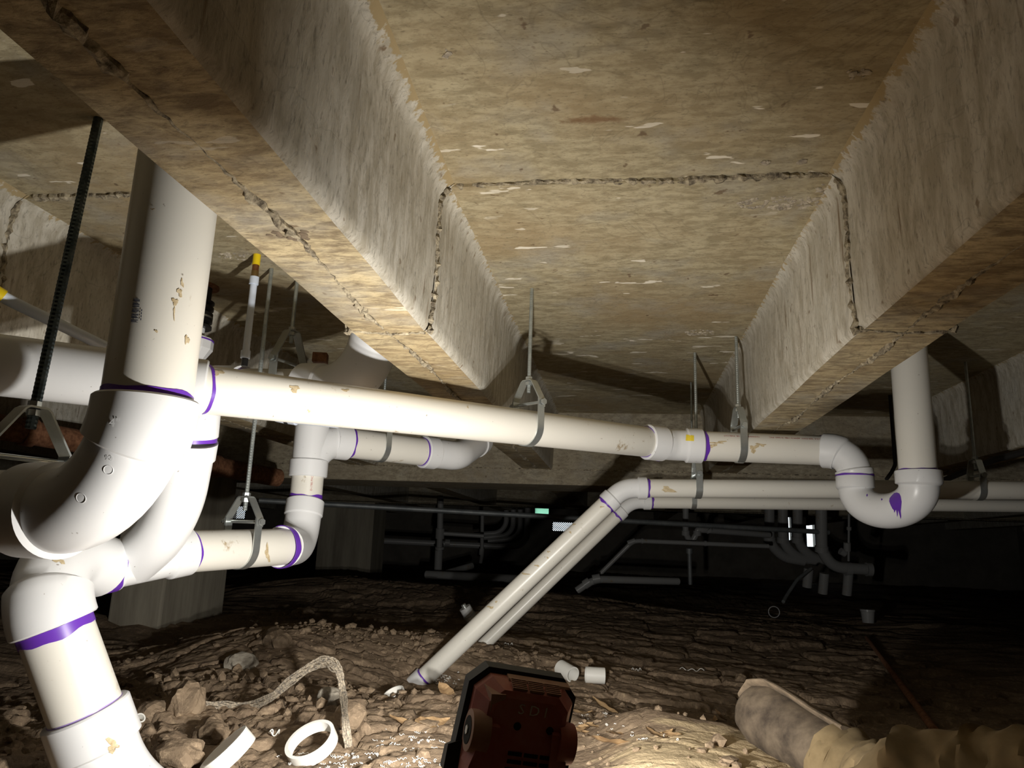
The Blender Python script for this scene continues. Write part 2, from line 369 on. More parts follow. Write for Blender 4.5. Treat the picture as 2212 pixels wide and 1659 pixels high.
def dirt(name, c1, c2, c3, pale=None):
    m, nt, b = nmat(name); v = geo_coords(nt)
    f = noise(nt, v, 7, 6, .65); g = noise(nt, v, 60, 4, .65); col = ramp(nt, f, [(.32, c1), (.55, c2), (.75, c3)])
    col = mix(nt, ramp(nt, g, [(.52, 0.), (.72, .6)]), col, tuple(1.5*a for a in c3)); lk(nt, col, b.inputs['Base Color'])
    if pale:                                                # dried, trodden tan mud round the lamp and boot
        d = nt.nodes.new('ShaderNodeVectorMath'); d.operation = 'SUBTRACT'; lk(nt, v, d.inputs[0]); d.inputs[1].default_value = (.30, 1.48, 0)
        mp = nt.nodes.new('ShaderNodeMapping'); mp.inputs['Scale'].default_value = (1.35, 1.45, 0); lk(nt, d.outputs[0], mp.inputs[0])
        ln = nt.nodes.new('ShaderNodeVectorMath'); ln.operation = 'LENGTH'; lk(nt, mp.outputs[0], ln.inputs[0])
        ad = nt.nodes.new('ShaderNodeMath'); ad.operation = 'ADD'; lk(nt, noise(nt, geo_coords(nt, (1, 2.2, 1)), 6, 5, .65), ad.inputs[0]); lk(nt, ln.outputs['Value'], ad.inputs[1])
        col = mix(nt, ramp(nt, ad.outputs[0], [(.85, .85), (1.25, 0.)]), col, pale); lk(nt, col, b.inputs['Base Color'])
    b.inputs['Roughness'].default_value = .88; b.inputs['Specular IOR Level'].default_value = .3; bump(nt, b, g, .8, .005); return m
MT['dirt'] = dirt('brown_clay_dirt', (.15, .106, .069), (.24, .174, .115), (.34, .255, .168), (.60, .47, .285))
MT['clod'] = dirt('dry_dirt_clod', (.15, .108, .07), (.24, .175, .115), (.34, .255, .168))
MT['redplastic'] = speckled('dusty_red_plastic', (.50, .11, .095), (.60, .28, .24), 14, .6, 0, .1, .001)
MT['dustred'] = speckled('dust_covered_red_plastic', (.42, .24, .18), (.58, .40, .32), 14, .8, 0, .1, .001)
MT['blackplastic'] = plain('black_rubber_bumper', (.02, .02, .02), .6)
MT['slot'] = plain('vent_slot_black', (.006, .006, .006), .9)
MT['lens'] = plain('lamp_lens', (.8, .8, .8), .2)
m, nt, b = nmat('lit_lamp_lens'); b.inputs['Emission Color'].default_value = (*LAMP_COL, 1); b.inputs['Emission Strength'].default_value = 6; MT['lens'] = m
MT['paintmark'] = plain('faded_white_marker', (.85, .84, .82), .7)
MT['leather'] = speckled('muddy_leather', (.04, .028, .019), (.155, .118, .08), 16, .85, 0, .5, .004)
MT['sole'] = speckled('muddy_boot_sole', (.12, .09, .06), (.24, .18, .12), 30, .9, 0, .6, .003)
MT['canvas'] = speckled('muddy_tan_canvas', (.17, .122, .06), (.31, .23, .125), 8, .95, 0, .5, .004)
MT['grey_cloth'] = speckled('dusty_gray_canvas', (.22, .20, .15), (.32, .29, .22), 10, .95, 0, .4, .003)
MT['vent'] = plain('vent_metal', (.10, .10, .10), .6)

# ------------------------------------------------------------------ ceiling: slab, joists, girders
def xoff(y): return .021 * max(0.0, y - YSEAM)
ceil = mk('ceiling', aabb(-8.2, 7.2, -1.75, YSEAM + .001, ZS, ZS + .15), MT['slab'], smooth=False, kind='structure',
          label='tan stained concrete slab overhead with poured joists')
mk('slab_bay', aabb(-8.2, 7.2, YSEAM, 14.2, ZS - .007, ZS + .14), MT['slab'], ceil, smooth=False)
def joist_profile(w):
    """half profile from slab down to the underside: flared top, slightly battered side, small arris"""
    h = w / 2; pts = [(h + .052, ZS + .01), (h + .030, ZS - .004), (h + .016, ZS - .016), (h + .008, ZS - .038)]
    pts += [(h + .006, ZS - .10), (h + .004, ZS - .18), (h + .001, ZJ + .03), (h, ZJ + .010), (h - .008, ZJ)]
    return pts
def joist(xc, y0, y1, w, mats=True):
    half = joist_profile(w); prof = [(-x, z) for x, z in half] + [(0, ZJ)] + [(x, z) for x, z in half[::-1]]
    ys = np.linspace(y0, y1, max(2, int((y1-y0)/.05))); n = len(prof); V, F = [], []
    pr = np.array(prof); YY, PX = np.meshgrid(ys, pr[:, 0], indexing='ij'); PZ = np.tile(pr[:, 1], (len(ys), 1))
    off = np.array([xc + xoff(y) for y in ys])[:, None]; amp = 1.0 if y0 < 5 else 0.0
    V = np.stack([off + PX + amp*.0035*vnoise(YY*3+xc*7, PZ*9, 3), YY, PZ + amp*.003*vnoise(YY*5+xc, PX*20, 8)], -1).reshape(-1, 3)
    for i in range(len(ys) - 1):
        for k in range(n - 1): a = i*n+k; F.append([a, a+1, a+n+1, a+n])
    return V, F, n
JX = [-.433 + .965 * i for i in range(-7, 7)]
for xc in JX:
    near = abs(xc) < 1.7
    for y0, y1, w in ((-1.5, YSEAM, .162), (YSEAM - .004, YG + .01, .168), (YG + .42, 7.95, .165), (8.3, 10.8, .165)):
        V, F, n = joist(xc, y0, y1, w)
        j = mk('joist', (V, F), MT['side'], ceil, sharp=50)
        j.data.materials.append(MT['under'])
        for p in j.data.polygons:
            if abs(p.normal.z) > .8 and p.center.z + origin_of(ceil)[2] < ZJ + .02: p.material_index = 1
        if near and y0 < 3:
            ys = np.arange(max(y0, .1), min(y1, YG) - .01, .012); a = RNG.uniform(.002, .0055, len(ys))*(1+.7*np.sin(ys*17+xc))
            P = np.stack([xc + np.array([xoff(y) for y in ys]) + .006*np.sin(ys*9+xc) + RNG.uniform(-.0025, .0025, len(ys)), ys, np.full(len(ys), ZJ - .001)], 1)
            mk('form_seam', sweep(P, np.abs(a), 6, True, .5), MT['ridge'], j, smooth=False)
            if y0 > 1:   # broken mortar ridge where two forms met, up both sides and across the underside
                for sgn in (-1, 1):
                    zz = np.arange(ZJ - .004, ZS - .012, .009); h = .084 + np.interp(zz, [ZJ, ZS - .038, ZS - .016, ZS], [0, .006, .016, .035])
                    P = np.stack([xc + sgn*h + RNG.uniform(-.002, .002, len(zz)), np.full(len(zz), YSEAM) + .006*np.sin(zz*22) + RNG.uniform(-.003, .003, len(zz)), zz], 1)
                    mk('form_seam', sweep(P, RNG.uniform(.003, .0085, len(zz)), 6, True, .5), MT['ridge'], j, smooth=False)
                xx = np.arange(xc - .08, xc + .08, .009)
                P = np.stack([xx, YSEAM + .012*np.sin(xx*26) + RNG.uniform(-.003, .003, len(xx)), np.full(len(xx), ZJ)], 1)
                mk('form_seam', sweep(P, RNG.uniform(.002, .005, len(xx)), 6, True, .5), MT['ridge'], j, smooth=False)
# seam across the slab between joists
for a, c in zip(JX[:-1], JX[1:]):
    if c < -2.5 or a > 1.7: continue
    xx = np.arange(a + .12, c - .10, .009)
    P = np.stack([xx, YSEAM + .004*np.sin(xx*14) + RNG.uniform(-.003, .003, len(xx)), np.full(len(xx), ZS - .003)], 1)
    mk('form_seam', sweep(P, RNG.uniform(.003, .008, len(xx))*(1+.3*np.sin(xx*9)), 6, True, .5), MT['ridge'], ceil, smooth=False)
# honeycombed patches of bare aggregate on the slab
def pebble(c, r, sq=.6, seed=None):
    bm = bmesh.new(); bmesh.ops.create_icosphere(bm, subdivisions=1, radius=1)
    s = RNG.uniform(.6, 1.2, 3)*r; s[2] *= sq; V = np.array([v.co[:] for v in bm.verts]); V *= RNG.uniform(.75, 1.2, (len(V), 1)); a = RNG.uniform(0, 6.28)
    bm.verts.index_update(); F = [[v.index for v in f.verts] for f in bm.faces]; bm.free(); V = V*s
    return np.stack([V[:, 0]*math.cos(a)-V[:, 1]*math.sin(a), V[:, 0]*math.sin(a)+V[:, 1]*math.cos(a), V[:, 2]], 1) + np.asarray(c), F
for px, py, rx, ry, n in ((1685, 432, .085, .032, 130), (1512, 714, .05, .035, 60), (1790, 400, .02, .03, 24), (1655, 350, .009, .008, 8), (1735, 348, .012, .008, 8), (520, 548, .06, .03, 40), (968, 118, .012, .012, 6), (1850, 160, .016, .016, 8)):
    c = atz(px, py, ZS); parts = []
    for _ in range(n):
        a, q = RNG.uniform(0, 6.28), math.sqrt(RNG.uniform()); parts.append(pebble((c[0]+q*rx*math.cos(a), c[1]+q*ry*math.sin(a), ZS - (.006 if c[1] > YSEAM else 0)), RNG.uniform(.003, .008)))
    mk('bare_aggregate', join(*parts), MT['stone'], ceil, smooth=False, kind='stuff')
kn = atz(637, 510, ZJ); mk('spall_pit', join(*[pebble((kn[0]+RNG.normal(0, .011), kn[1]+RNG.normal(0, .008), ZJ + .001), RNG.uniform(.004, .009), .3) for _ in range(26)]), MT['sole'], ceil, smooth=False, kind='stuff')
for y0, zl in ((YG, .752), (7.9, .842)):
    g = mk('girder', aabb(-7.7, 6.8, y0, y0 + .46, zl, ZS + .02, .006), MT['girder'], ceil, smooth=False)
    mk('form_seam', aabb(-7.7, 6.8, y0 - .004, y0 + .01, ZJ - .004, ZJ + .002), MT['ridge'], g, smooth=False)

# ------------------------------------------------------------------ walls and floor
XW, XE, YF, YB = -7.7, 6.8, 13.6, -1.5
mk('wall_left', aabb(XW - .2, XW, YB, YF + .2, -.5, ZS), MT['wall'], smooth=False, kind='structure', label='dark concrete foundation wall on the left')
mk('wall_right', aabb(XE, XE + .2, YB, YF + .2, -.5, ZS), MT['wall'], smooth=False, kind='structure', label='dark concrete foundation wall on the right')
mk('wall_back', aabb(XW - .2, XE + .2, YB - .2, YB, -.5, ZS), MT['wall'], smooth=False, kind='structure', label='dark concrete foundation wall behind the viewer')
vents = []
for px0, py0, px1, py1, kind in ((499, 1093, 533, 1121, 'g'), (1192, 1128, 1243, 1148, 'g'), (1154, 1093, 1187, 1112, 'w'), (1652, 1112, 1672, 1152, 'w'), (1742, 1120, 1760, 1182, 'o'), (1703, 1116, 1710, 1168, 'o')):
    a, b_ = aty(px0, py1, YF), aty(px1, py0, YF); vents.append((a[0], b_[0], a[2], b_[2], kind))
xs = sorted({XW, XE, *[v[0] for v in vents], *[v[1] for v in vents]}); parts = []
for i in range(len(xs) - 1):
    xm = (xs[i]+xs[i+1])/2; cut = sorted((v[2], v[3]) for v in vents if v[0] < xm < v[1]); z = -.5
    for lo, hi in cut: parts.append(aabb(xs[i], xs[i+1], YF, YF + .2, z, lo)); z = hi
    parts.append(aabb(xs[i], xs[i+1], YF, YF + .2, z, ZS))
mk('wall_far', join(*parts), MT['wall'], smooth=False, kind='structure', label='far foundation wall with small daylit vents')
names = ['slatted daylight vent seen through the hanger at left', 'slatted daylight vent beside the sloping white pipes', 'greenish daylit opening under the far girder',
         'narrow daylit gap left of the far pipe sweeps', 'bright daylit opening beside the far pipe sweeps', 'thin daylit gap between the far pipe sweeps']
for i, (x0, x1, z0, z1, kd) in enumerate(vents):
    f = .012; fr = join(aabb(x0, x1, YF-.01, YF+.02, z0, z0+f), aabb(x0, x1, YF-.01, YF+.02, z1-f, z1), aabb(x0, x0+f, YF-.01, YF+.02, z0+f, z1-f), aabb(x1-f, x1, YF-.01, YF+.02, z0+f, z1-f))
    w = mk('window_%d' % (i+1), fr, MT['vent'], smooth=False, kind='structure', label=names[i])
    if kd == 'g':
        n = int((x1-x0+z1-z0)/.034)
        for k in range(1, n):
            s = k*(x1-x0+z1-z0)/n          # diagonal bars of the screen
            p0 = (x0+min(s, x1-x0), z0+max(0, s-(x1-x0))); p1 = (x0+max(0, s-(z1-z0)), z0+min(s, z1-z0))
            mk('slat', ribbon(np.array([(p0[0], YF, p0[1]), (p1[0], YF, p1[1])]), (0, 1, 0), .012, .016), MT['vent'], w, smooth=False)
    elif i == 2:
        m, nt, b = nmat('green_frosted_pane'); b.inputs['Base Color'].default_value = (.35, .75, .5, 1); b.inputs['Transmission Weight'].default_value = .85; b.inputs['Roughness'].default_value = .5
        mk('pane', aabb(x0, x1, YF+.03, YF+.034, z0, z1), m, w, smooth=False)

NX, NY = len(gx), len(gy); idx = np.arange(NX*NY).reshape(NY, NX)
quads = np.stack([idx[:-1, :-1], idx[:-1, 1:], idx[1:, 1:], idx[1:, :-1]], -1).reshape(-1, 4)
me = bpy.data.meshes.new('floor'); me.vertices.add(NX*NY); me.vertices.foreach_set('co', np.stack([GX, GY, H], -1).reshape(-1).astype(np.float32))
me.loops.add(quads.size); me.loops.foreach_set('vertex_index', quads.reshape(-1).astype(np.int32))
me.polygons.add(len(quads)); me.polygons.foreach_set('loop_start', (np.arange(len(quads))*4).astype(np.int32)); me.update(calc_edges=True); me.validate()
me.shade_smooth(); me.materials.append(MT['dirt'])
fl = bpy.data.objects.new('floor', me); COL.objects.link(fl); tag(fl, 'bare brown cracked dirt floor of the crawl space', kind='structure')

# concrete piers under the girders
def pier(x, y, w, d, label, top=.775):
    mk('concrete_pier', aabb(x - w/2, x + w/2, y, y + d, -.2, top, .012), MT['pier'], label=label, cat='pier', group='piers under the girders', smooth=False)
a, c = atz(345, 1343, 0), aty(742, 1200, 7.86)
pier(a[0]-.14, a[1], .28, .62, 'board-marked concrete pier behind the lower white drain run at left')
pier(c[0], c[1], .61, .45, 'dim concrete pier farther back, right of the purple-ringed vertical pipe', .832)

# ------------------------------------------------------------------ hangers
def hanger(p, ax, r, ztop, label, rodmat='rod', sw=.023, rr=.0055, top=None, hy=.083):
    """clevis hanger on a pipe centred at p running along ax, hung from the slab on a threaded rod"""
    p = np.asarray(p, float); ax = unit([ax[0], ax[1], 0]); w = np.array([-ax[1], ax[0], 0]); Z = np.array([0, 0, 1.])
    top = np.array([p[0], p[1], ztop]) if top is None else np.asarray(top, float)
    root = empty('clevis_hanger', p, label, 'pipe hanger', 'hangers holding the drain pipes')
    yt = p + Z*(r + hy); hb = r + .018; s = r + .0045
    Y = [-w*s + Z*(r*.35), -w*s + Z*(hb+.006), -w*(s-.002) + Z*(hb+.012), -w*.020 + Z*(r+hy-.004), -w*.014 + Z*(r+hy), w*.014 + Z*(r+hy), w*.020 + Z*(r+hy-.004), w*(s-.002) + Z*(hb+.012), w*s + Z*(hb+.006), w*s + Z*(hb - .012)]
    Y[0] = -w*s + Z*(hb - .012)
    mk('yoke', ribbon([p + q for q in Y], ax, sw, .0032), MT['zinc'], root, sharp=30)
    L = [-w*(r+.002) + Z*(hb+.010), -w*(r+.002)]
    L += [-w*(r+.002)*math.cos(t) - Z*(r+.002)*math.sin(t) for t in np.linspace(0, math.pi, 22)[1:-1]] + [w*(r+.002), w*(r+.002) + Z*(hb+.010)]
    mk('lower_strap', ribbon([p + q for q in L], ax, sw, .003), MT['zinc'], root, sharp=30)
    b = p + Z*hb
    bolt = mk('cross_bolt', sweep(np.array([b - w*(r+.014), b + w*(r+.024)]), .0045, 10), MT['zinc'], root)
    mk('bolt_head', prism(b - w*(r+.0125), w, .009, .006), MT['zinc'], bolt, smooth=False); mk('bolt_nut', prism(b + w*(r+.0125), w, .009, .007), MT['zinc'], bolt, smooth=False)
    lo = yt - Z*.034; n = max(2, int(np.linalg.norm(top - lo)/.0035)); t = np.linspace(0, 1, n)
    P = lo + np.outer(t, top - lo); mk('rod', sweep(P, np.where(np.arange(n) % 2, rr, rr*.93), 10), MT[rodmat], root, smooth=False)
    mk('nut', prism(yt + Z*.006, Z, .010, .009), MT['zinc'], root, smooth=False); mk('nut', prism(yt - Z*.008, Z, .010, .010), MT['zinc'], root, smooth=False)
    return root

# ------------------------------------------------------------------ drains
R4, R3, R2, R1 = .057*K, .0445*K, .0302*K, .0241*K
H4, H3, H2, H1 = .0672*K, .0525*K, .0365*K, .0298*K
Zv = np.array([0, 0, 1.])
def part(root, name, vf, m='pvc', **k): return mk(name, vf, MT[m], root, **k)
def prime(parent, p, ax, r, w=.012, jag=.25, m='primer'): return mk('primer_ring', ring(np.asarray(p), ax, r, w, jag*.6), MT[m], parent)
def lerp(a, b, t): return a + (b - a)*t

# --- big riser and its long elbow
rb, rt = pk(318, 862, 1.0), None
dirz = Zv
rt = np.array([rb[0], rb[1], ZS])
corner = pk(291, 1106, .985); corner = np.array([rb[0], rb[1], corner[2]])
hend = pk(62, 1104, 1.06); hdir = unit([hend[0]-corner[0], hend[1]-corner[1], 0])
hend = corner + hdir*np.linalg.norm((hend-corner)[:2]); far = hend + hdir*1.6
root = empty('riser_drain_pipe', corner, 'large white vertical drain pipe with long elbow and barcode at left', 'drain pipe')
riser_vf = sweep(np.linspace(rb - Zv*.03, rt, 12), R4, 44); riser = part(root, 'riser_pipe', riser_vf)
elb_vf = fitting([rb, corner, hend], .15*K, R4*1.045, H4, .070, .078, 48); elb = part(root, 'elbow_fitting', elb_vf, 'pvcf')
part(root, 'run_pipe', sweep(np.linspace(hend - hdir*.02, far, 4), R4, 40))
prime(riser, rb + Zv*.004, Zv, R4, .010, .25); prime(elb, hend + hdir*.002, hdir, R4, .006, .2)
tr = bvh(riser_vf)
ys, xx = np.linspace(644, 697, 23), 0
for k in range(22):
    if k % 5 == 3: continue
    y0, y1 = ys[k], ys[k] + (ys[1]-ys[0])*(.75 if k % 3 else .45); x0 = 288 - (y0-644)*.10; L = 15 if k % 4 else 12
    d = decal([(x0, y0), (x0+L, y0+1), (x0+L, y1+1), (x0, y1)], tr, .0006, 1)
    if d is not None: mk('barcode_bar', d, MT['ink'], riser, smooth=False)
for k in range(4):
    y0 = 668 + k*6.5; d = decal([(305.5-k*.6, y0), (307.5-k*.6, y0), (307.2-k*.6, y0+4.5), (305.2-k*.6, y0+4.5)], tr, .0006, 1)
    if d is not None: mk('barcode_digit', d, MT['ink'], riser, smooth=False)
for (x, y, a, c) in ((378, 652, 8, 6), (388, 632, 5, 9), (403, 734, 4, 11), (330, 452, 4, 2), (376, 676, 2, 12), (338, 716, 3, 3), (393, 612, 3, 8)):
    d = decal(blob((x, y), a, c, 14, .5), tr)
    if d is not None: mk('mud_spot', d, MT['mudspot'], riser)
te = bvh(elb_vf)
for px, py, s in ((234, 1015, 10), (175, 1076, 11)):
    l, n = hit(px, py, te)
    if l is not None: mk('moulded_mark', sweep(np.array([l + (unit(np.cross(n, Zv))*math.cos(t) + np.cross(n, unit(np.cross(n, Zv)))*math.sin(t))*s/1600 for t in np.linspace(0, 6.283, 25)]), .0004, 6), MT['pvcf'], elb)
for px, py, s in ((247, 914, 15), (236, 990, 9), (55, 1103, 12)):
    V, F = text_mesh('4"' if px != 236 else '90', s*.0011); out = []
    l, n = hit(px, py, te)
    if l is not None:
        e1 = unit(np.cross(Zv, n)); e2 = np.cross(n, e1)
        mk('moulded_mark', (l + n*.0006 + np.outer(V[:, 0], e1) + np.outer(V[:, 1], e2), F), MT['pvcf'], elb, smooth=False)

# --- main horizontal run, trap and right riser
A, B = pk(440, 841, 1.33), pk(1400, 955, 2.2); D = unit(B - A)
left = pk(-80, 779, 1.20)
bend = pk(1453, 961, 2.235); endp = pk(1780, 973, 2.24); D2 = unit(endp - bend)
c1 = pk(1843, 978, 2.19); tl = pk(1843, 1028, 2.17); trr = pk(1984, 1028, 1.99); tl = np.array([c1[0], c1[1], tl[2]]); trr[2] = tl[2]
root = empty('main_drain_pipe', np.array([*(A+B)[:2]/2, min(A[2], tl[2])-.1]), 'long white drain pipe crossing the middle to a trap at right', 'drain pipe')
mp = part(root, 'pipe', sweep(np.linspace(A - D*.02, B + D*.01, 30), R3, 44))
tee_c = A - D*.035
teebody = fitting([A + D*.004, left], .1, H3*.97, H3*1.02, .05, 0, 40)
tb = part(root, 'tee_fitting', teebody, 'pvcf'); prime(mp, A + D*.002, D, R3, .006, .3)
bf = part(root, 'bend_fitting', fitting([B - D*.01, bend, bend + D2*.095], .09, R3*1.05, H3, .062, .05), 'pvcf')
prime(mp, B - D*.014, D, R3, .012, .35); p2 = part(root, 'pipe', sweep(np.linspace(bend + D2*.07, endp + D2*.02, 8), R3, 40))
prime(p2, bend + D2*.101, D2, R3, .012, .3); prime(bf, B + D*.060, D, H3, .004, .5)
part(bf, 'sticker', decal([(1482, 939), (1499, 941), (1499, 953), (1481, 952)], bvh(fitting([B - D*.01, bend, bend + D2*.095], .09, R3*1.05, H3, .062, .05)), .0008, 3), 'label')
part(root, 'elbow_fitting', fitting([endp - D2*.005, c1, tl + Zv*.004], .075*K, R3*1.06, H3, .055, .012), 'pvcf')
prime(p2, endp - D2*.008, D2, R3, .008, .3)
mid = (tl + trr)/2; hv = (tl - trr)/2; U = [tl + Zv*.0, tl - Zv*.038]
U += [mid - Zv*.042 + hv*math.cos(t) - Zv*.070*math.sin(t) for t in np.linspace(0, math.pi, 30)[1:-1]] + [trr - Zv*.038, trr]
Ls = np.linalg.norm(np.diff(np.array(U), axis=0), axis=1).sum(); ex = [.003, .036, .042, Ls-.042, Ls-.036, Ls-.003]
P, t = resample(U, ex); trap_vf = sweep(P, np.interp(t, [0, .003, .036, .042, Ls-.042, Ls-.036, Ls-.003, Ls], [H3-.002, H3, H3, R3*1.05, R3*1.12, H3*1.1, H3*1.1, H3*1.08]), 44)
tp = part(root, 'trap_fitting', trap_vf, 'pvcf'); prime(tp, tl + Zv*.002, Zv, H3*.99, .004, .6)
rr_ = part(root, 'riser_pipe', sweep(np.linspace(trr - Zv*.02, np.array([trr[0], trr[1], ZS]), 6), R3*1.06, 40)); prime(rr_, trr + Zv*.002, Zv, R3*1.06, .004, .4)
tt = bvh(trap_vf)
spl = [(1938, 1064), (1943, 1066), (1946, 1072), (1948, 1084), (1947, 1096), (1946, 1104), (1947, 1116), (1945.5, 1121), (1944, 1112), (1942, 1102), (1940.5, 1101), (1939.5, 1112), (1938, 1117), (1937, 1108), (1935.5, 1101), (1933, 1103), (1932, 1108), (1931, 1102), (1928, 1099), (1924, 1091), (1921, 1083), (1922, 1076), (1927, 1070), (1932, 1065)]
for poly in (spl, blob((1873, 1070), 1.5, 3, 8, .2), blob((1905, 1079), 2, 2, 8, .2)):
    d = decal(poly, tt, .0006, 3)
    if d is not None: mk('primer_splash', d, MT['primer'], tp)
axd = unit(D2); out = unit(CAM - bend)*.80 + Zv*.75
for s, q in (('12-DWNTON 1   VR  PVES CVT', .215), ('MADE IN U.S.A  NSF-DWV  ASTM D 1785  D 2665  PVC', .405)):
    part(p2, 'printed_text', text_on_pipe(s, .0085, bend + D2*q, -axd, out, R3), 'redink', smooth=False)
for x, y, a, c in ((1530, 963, 12, 6), (1552, 956, 14, 3), (1628, 968, 11, 6), (1645, 961, 8, 3)):
    d = decal(blob((x, y), a, c, 16, .7), bvh(sweep(np.linspace(bend, endp, 8), R3, 40)))
    if d is not None: mk('mud_spot', d, MT['mudspot'], p2)
tm = bvh(sweep(np.linspace(A, B, 20), R3, 44))
for x, y, a, c in ((667, 888, 3, 3), (636, 840, 12, 6), (746, 844, 6, 3), (470, 806, 14, 5), (860, 843, 5, 2), (1010, 880, 2, 2)):
    d = decal(blob((x, y), a, c, 14, .5), tm)
    if d is not None: mk('mud_spot', d, MT['mudspot'], mp)
# --- branch below the tee into the wye, lower run, vertical and left drop
wl, wr = pk(205, 1226, 1.42), pk(405, 1189, 1.585); WD = unit(wr - wl)
rv = pk(663, 1050, 2.1); rc = np.array([rv[0], rv[1], 0]); rc[2] = pk(655, 1180, 2.02)[2]
le = pk(612, 1181, 1.85)
root = empty('branch_drain_pipe', np.array([*wl[:2], .1]), 'white wye and branch drain run with purple rings at lower left', 'drain pipe')
bt = tee_c + np.array([0, 0, -.02]); wj = lerp(wl, wr, .40)
ba, bb = pk(404, 955, 1.40), pk(380, 1075, 1.42)
bt2 = pk(412, 880, 1.39)
part(root, 'tee_branch', fitting([pk(418, 845, 1.39), pk(409, 943, 1.395)], .1, R3*1.10, H3*.98, 0, .05), 'pvcf')
part(root, 'coupling', fitting([pk(408, 950, 1.395), pk(402, 986, 1.40)], .1, H3, H3, 0, 0), 'pvcf')
prime(root, pk(408.5, 945, 1.395), pk(409, 940, 1.395) - pk(407, 960, 1.395), H3*.93, .013, .2)
wye = join(fitting([wl - WD*.01, wr], .1, R3*1.06, H3, .05, .048), sweep(fillet([pk(404, 975, 1.40), pk(384, 1085, 1.42), pk(345, 1160, 1.45), wj], .25), R3*1.10, 40))
wy = part(root, 'wye_fitting', wye, 'pvcf')
prime(wy, wl + WD*.026, WD, H3, .020, .25); prime(wy, wr + WD*.004, WD, R3, .006, .3)
lp = part(root, 'run_pipe', sweep(np.linspace(wr - WD*.02, le + unit(le-wr)*.02, 10), R3, 40))
ld = unit(le - wr)
el2 = part(root, 'elbow_fitting', fitting([le - ld*.005, lerp(le, rc, .85), np.array([rv[0], rv[1], pk(663, 1082, 2.1)[2]])], .085*K, R3*1.1, H3, .016, .045), 'pvcf')
prime(el2, le - ld*.004, ld, H3*.99, .016, .2)
v1 = np.array([rv[0], rv[1], pk(663, 1082, 2.1)[2]]); v2 = np.array([rv[0], rv[1], pk(667, 1012, 2.13)[2]])
vp = part(root, 'vertical_pipe', sweep(np.linspace(v1 - Zv*.02, v2 + Zv*.02, 5), R3, 40))
prime(vp, v1 + Zv*.008, Zv, R3, .018, .2); prime(vp, v2 - Zv*.006, Zv, R3, .014, .25)
part(vp, 'printed_text', text_on_pipe('D-1785 PVC', .0085, (v1+v2)/2, Zv, unit(CAM-v1) + np.array([.35, 0, 0]), R3), 'redink', smooth=False)
tz = pk(672, 950, 2.16)[2]; tc = np.array([rv[0], rv[1], tz]); tbd = unit(pk(800, 950, 2.26) - tc); tbd = unit([tbd[0], tbd[1], .01])
tbe = tc + tbd*.125
part(root, 'tee_fitting', join(fitting([v2 - Zv*.028, tc + Zv*.13], .1, R3*1.08, H3*1.02, .05, 0), sweep(fillet([v2 + Zv*.0, tc + tbd*.012 - Zv*.005, tbe], .11, 14), R3*1.06, 40), fitting([tc + tbd*.07, tbe], .1, H3, H3, 0, 0)), 'pvcf')
be = tbe + tbd*.30
bp = part(root, 'branch_pipe', sweep(np.linspace(tbe - tbd*.03, be + tbd*.02, 6), R3, 40)); prime(bp, tbe + tbd*.006, tbd, R3, .011, .3); prime(bp, be - tbd*.004, tbd, R3, .010, .25)
kc = be + tbd*.15
part(root, 'elbow_fitting', fitting([be - tbd*.004, kc, kc + unit([.15, .9, .35])*.25], .11, R3*1.08, H3, .05, .05), 'pvcf')
q0, q1, q2 = pk(96, 1212, 1.28), pk(118, 1352, 1.24), pk(186, 1540, 1.24); QD = unit(q2 - q1)
DE = [wl + WD*.012, lerp(wl, q1 - QD*.17, .97), q1]
dr = part(root, 'drop_elbow', fitting(DE, .10*K, R4*1.02, H4, .0, .062), 'pvcf'); prime(dr, q1 + QD*.008, QD, R4*1.01, .020, .25)
dp = part(root, 'drop_pipe', sweep(np.linspace(q1 - QD*.02, q2 + QD*.02, 6), R4, 40)); prime(dp, q2 - QD*.003, QD, R4, .006, .3, 'primer2')
q3 = q2 + QD*.16; q4 = q3 + np.array([.22, .06, -.10]); 
part(root, 'ground_elbow', fitting([q2 - QD*.004, q3, q4], .2, R4*1.08, H4*1.02, .068, 0), 'pvcf')
for p_, r_, x, y, a, c, o in ((wye, wy, 253, 1222, 8, 6, 0), (fitting(DE, .10*K, R4*1.02, H4, .0, .062), dr, 128, 1212, 10, 6, 0), (fitting([q2 - QD*.004, q3, q4], .2, R4*1.08, H4*1.02, .068, 0), dr, 243, 1610, 14, 12, 0), (sweep(np.linspace(wr, le, 8), R3, 40), lp, 577, 1195, 5, 14, 0)):
    d = decal(blob((x, y), a, c, 16, .6), bvh(p_))
    if d is not None: mk('mud_spot', d, MT['mudspot'], r_)

# --- closet bend and rear pipe behind the main run
a0, a1 = pk(478, 838, 1.98), pk(655, 842, 1.86); AD = unit(a1 - a0); ac = pk(800, 846, 1.78); at_ = np.array([ac[0], ac[1], ZS])
root = empty('closet_bend_pipe', np.array([*ac[:2], ac[2]-.1]), 'white rear pipe with large closet bend, half hidden behind the main pipe', 'drain pipe')
rp = part(root, 'pipe', sweep(np.linspace(a0, a1 + AD*.02, 6), R4*.92, 40)); prime(rp, a1 - AD*.006, AD, R4*.92, .012, .3); prime(rp, lerp(a0, a1, .28), AD, R4*.92, .012, .3)
part(root, 'hub', fitting([a0 - AD*.02, lerp(a0, a1, .27)], .1, H4*.9, H4*.9, 0, 0), 'pvcf')
part(root, 'bend_fitting', fitting([a1, ac, at_], .13*K, R4*1.06, H4, .07, .09), 'pvcf')

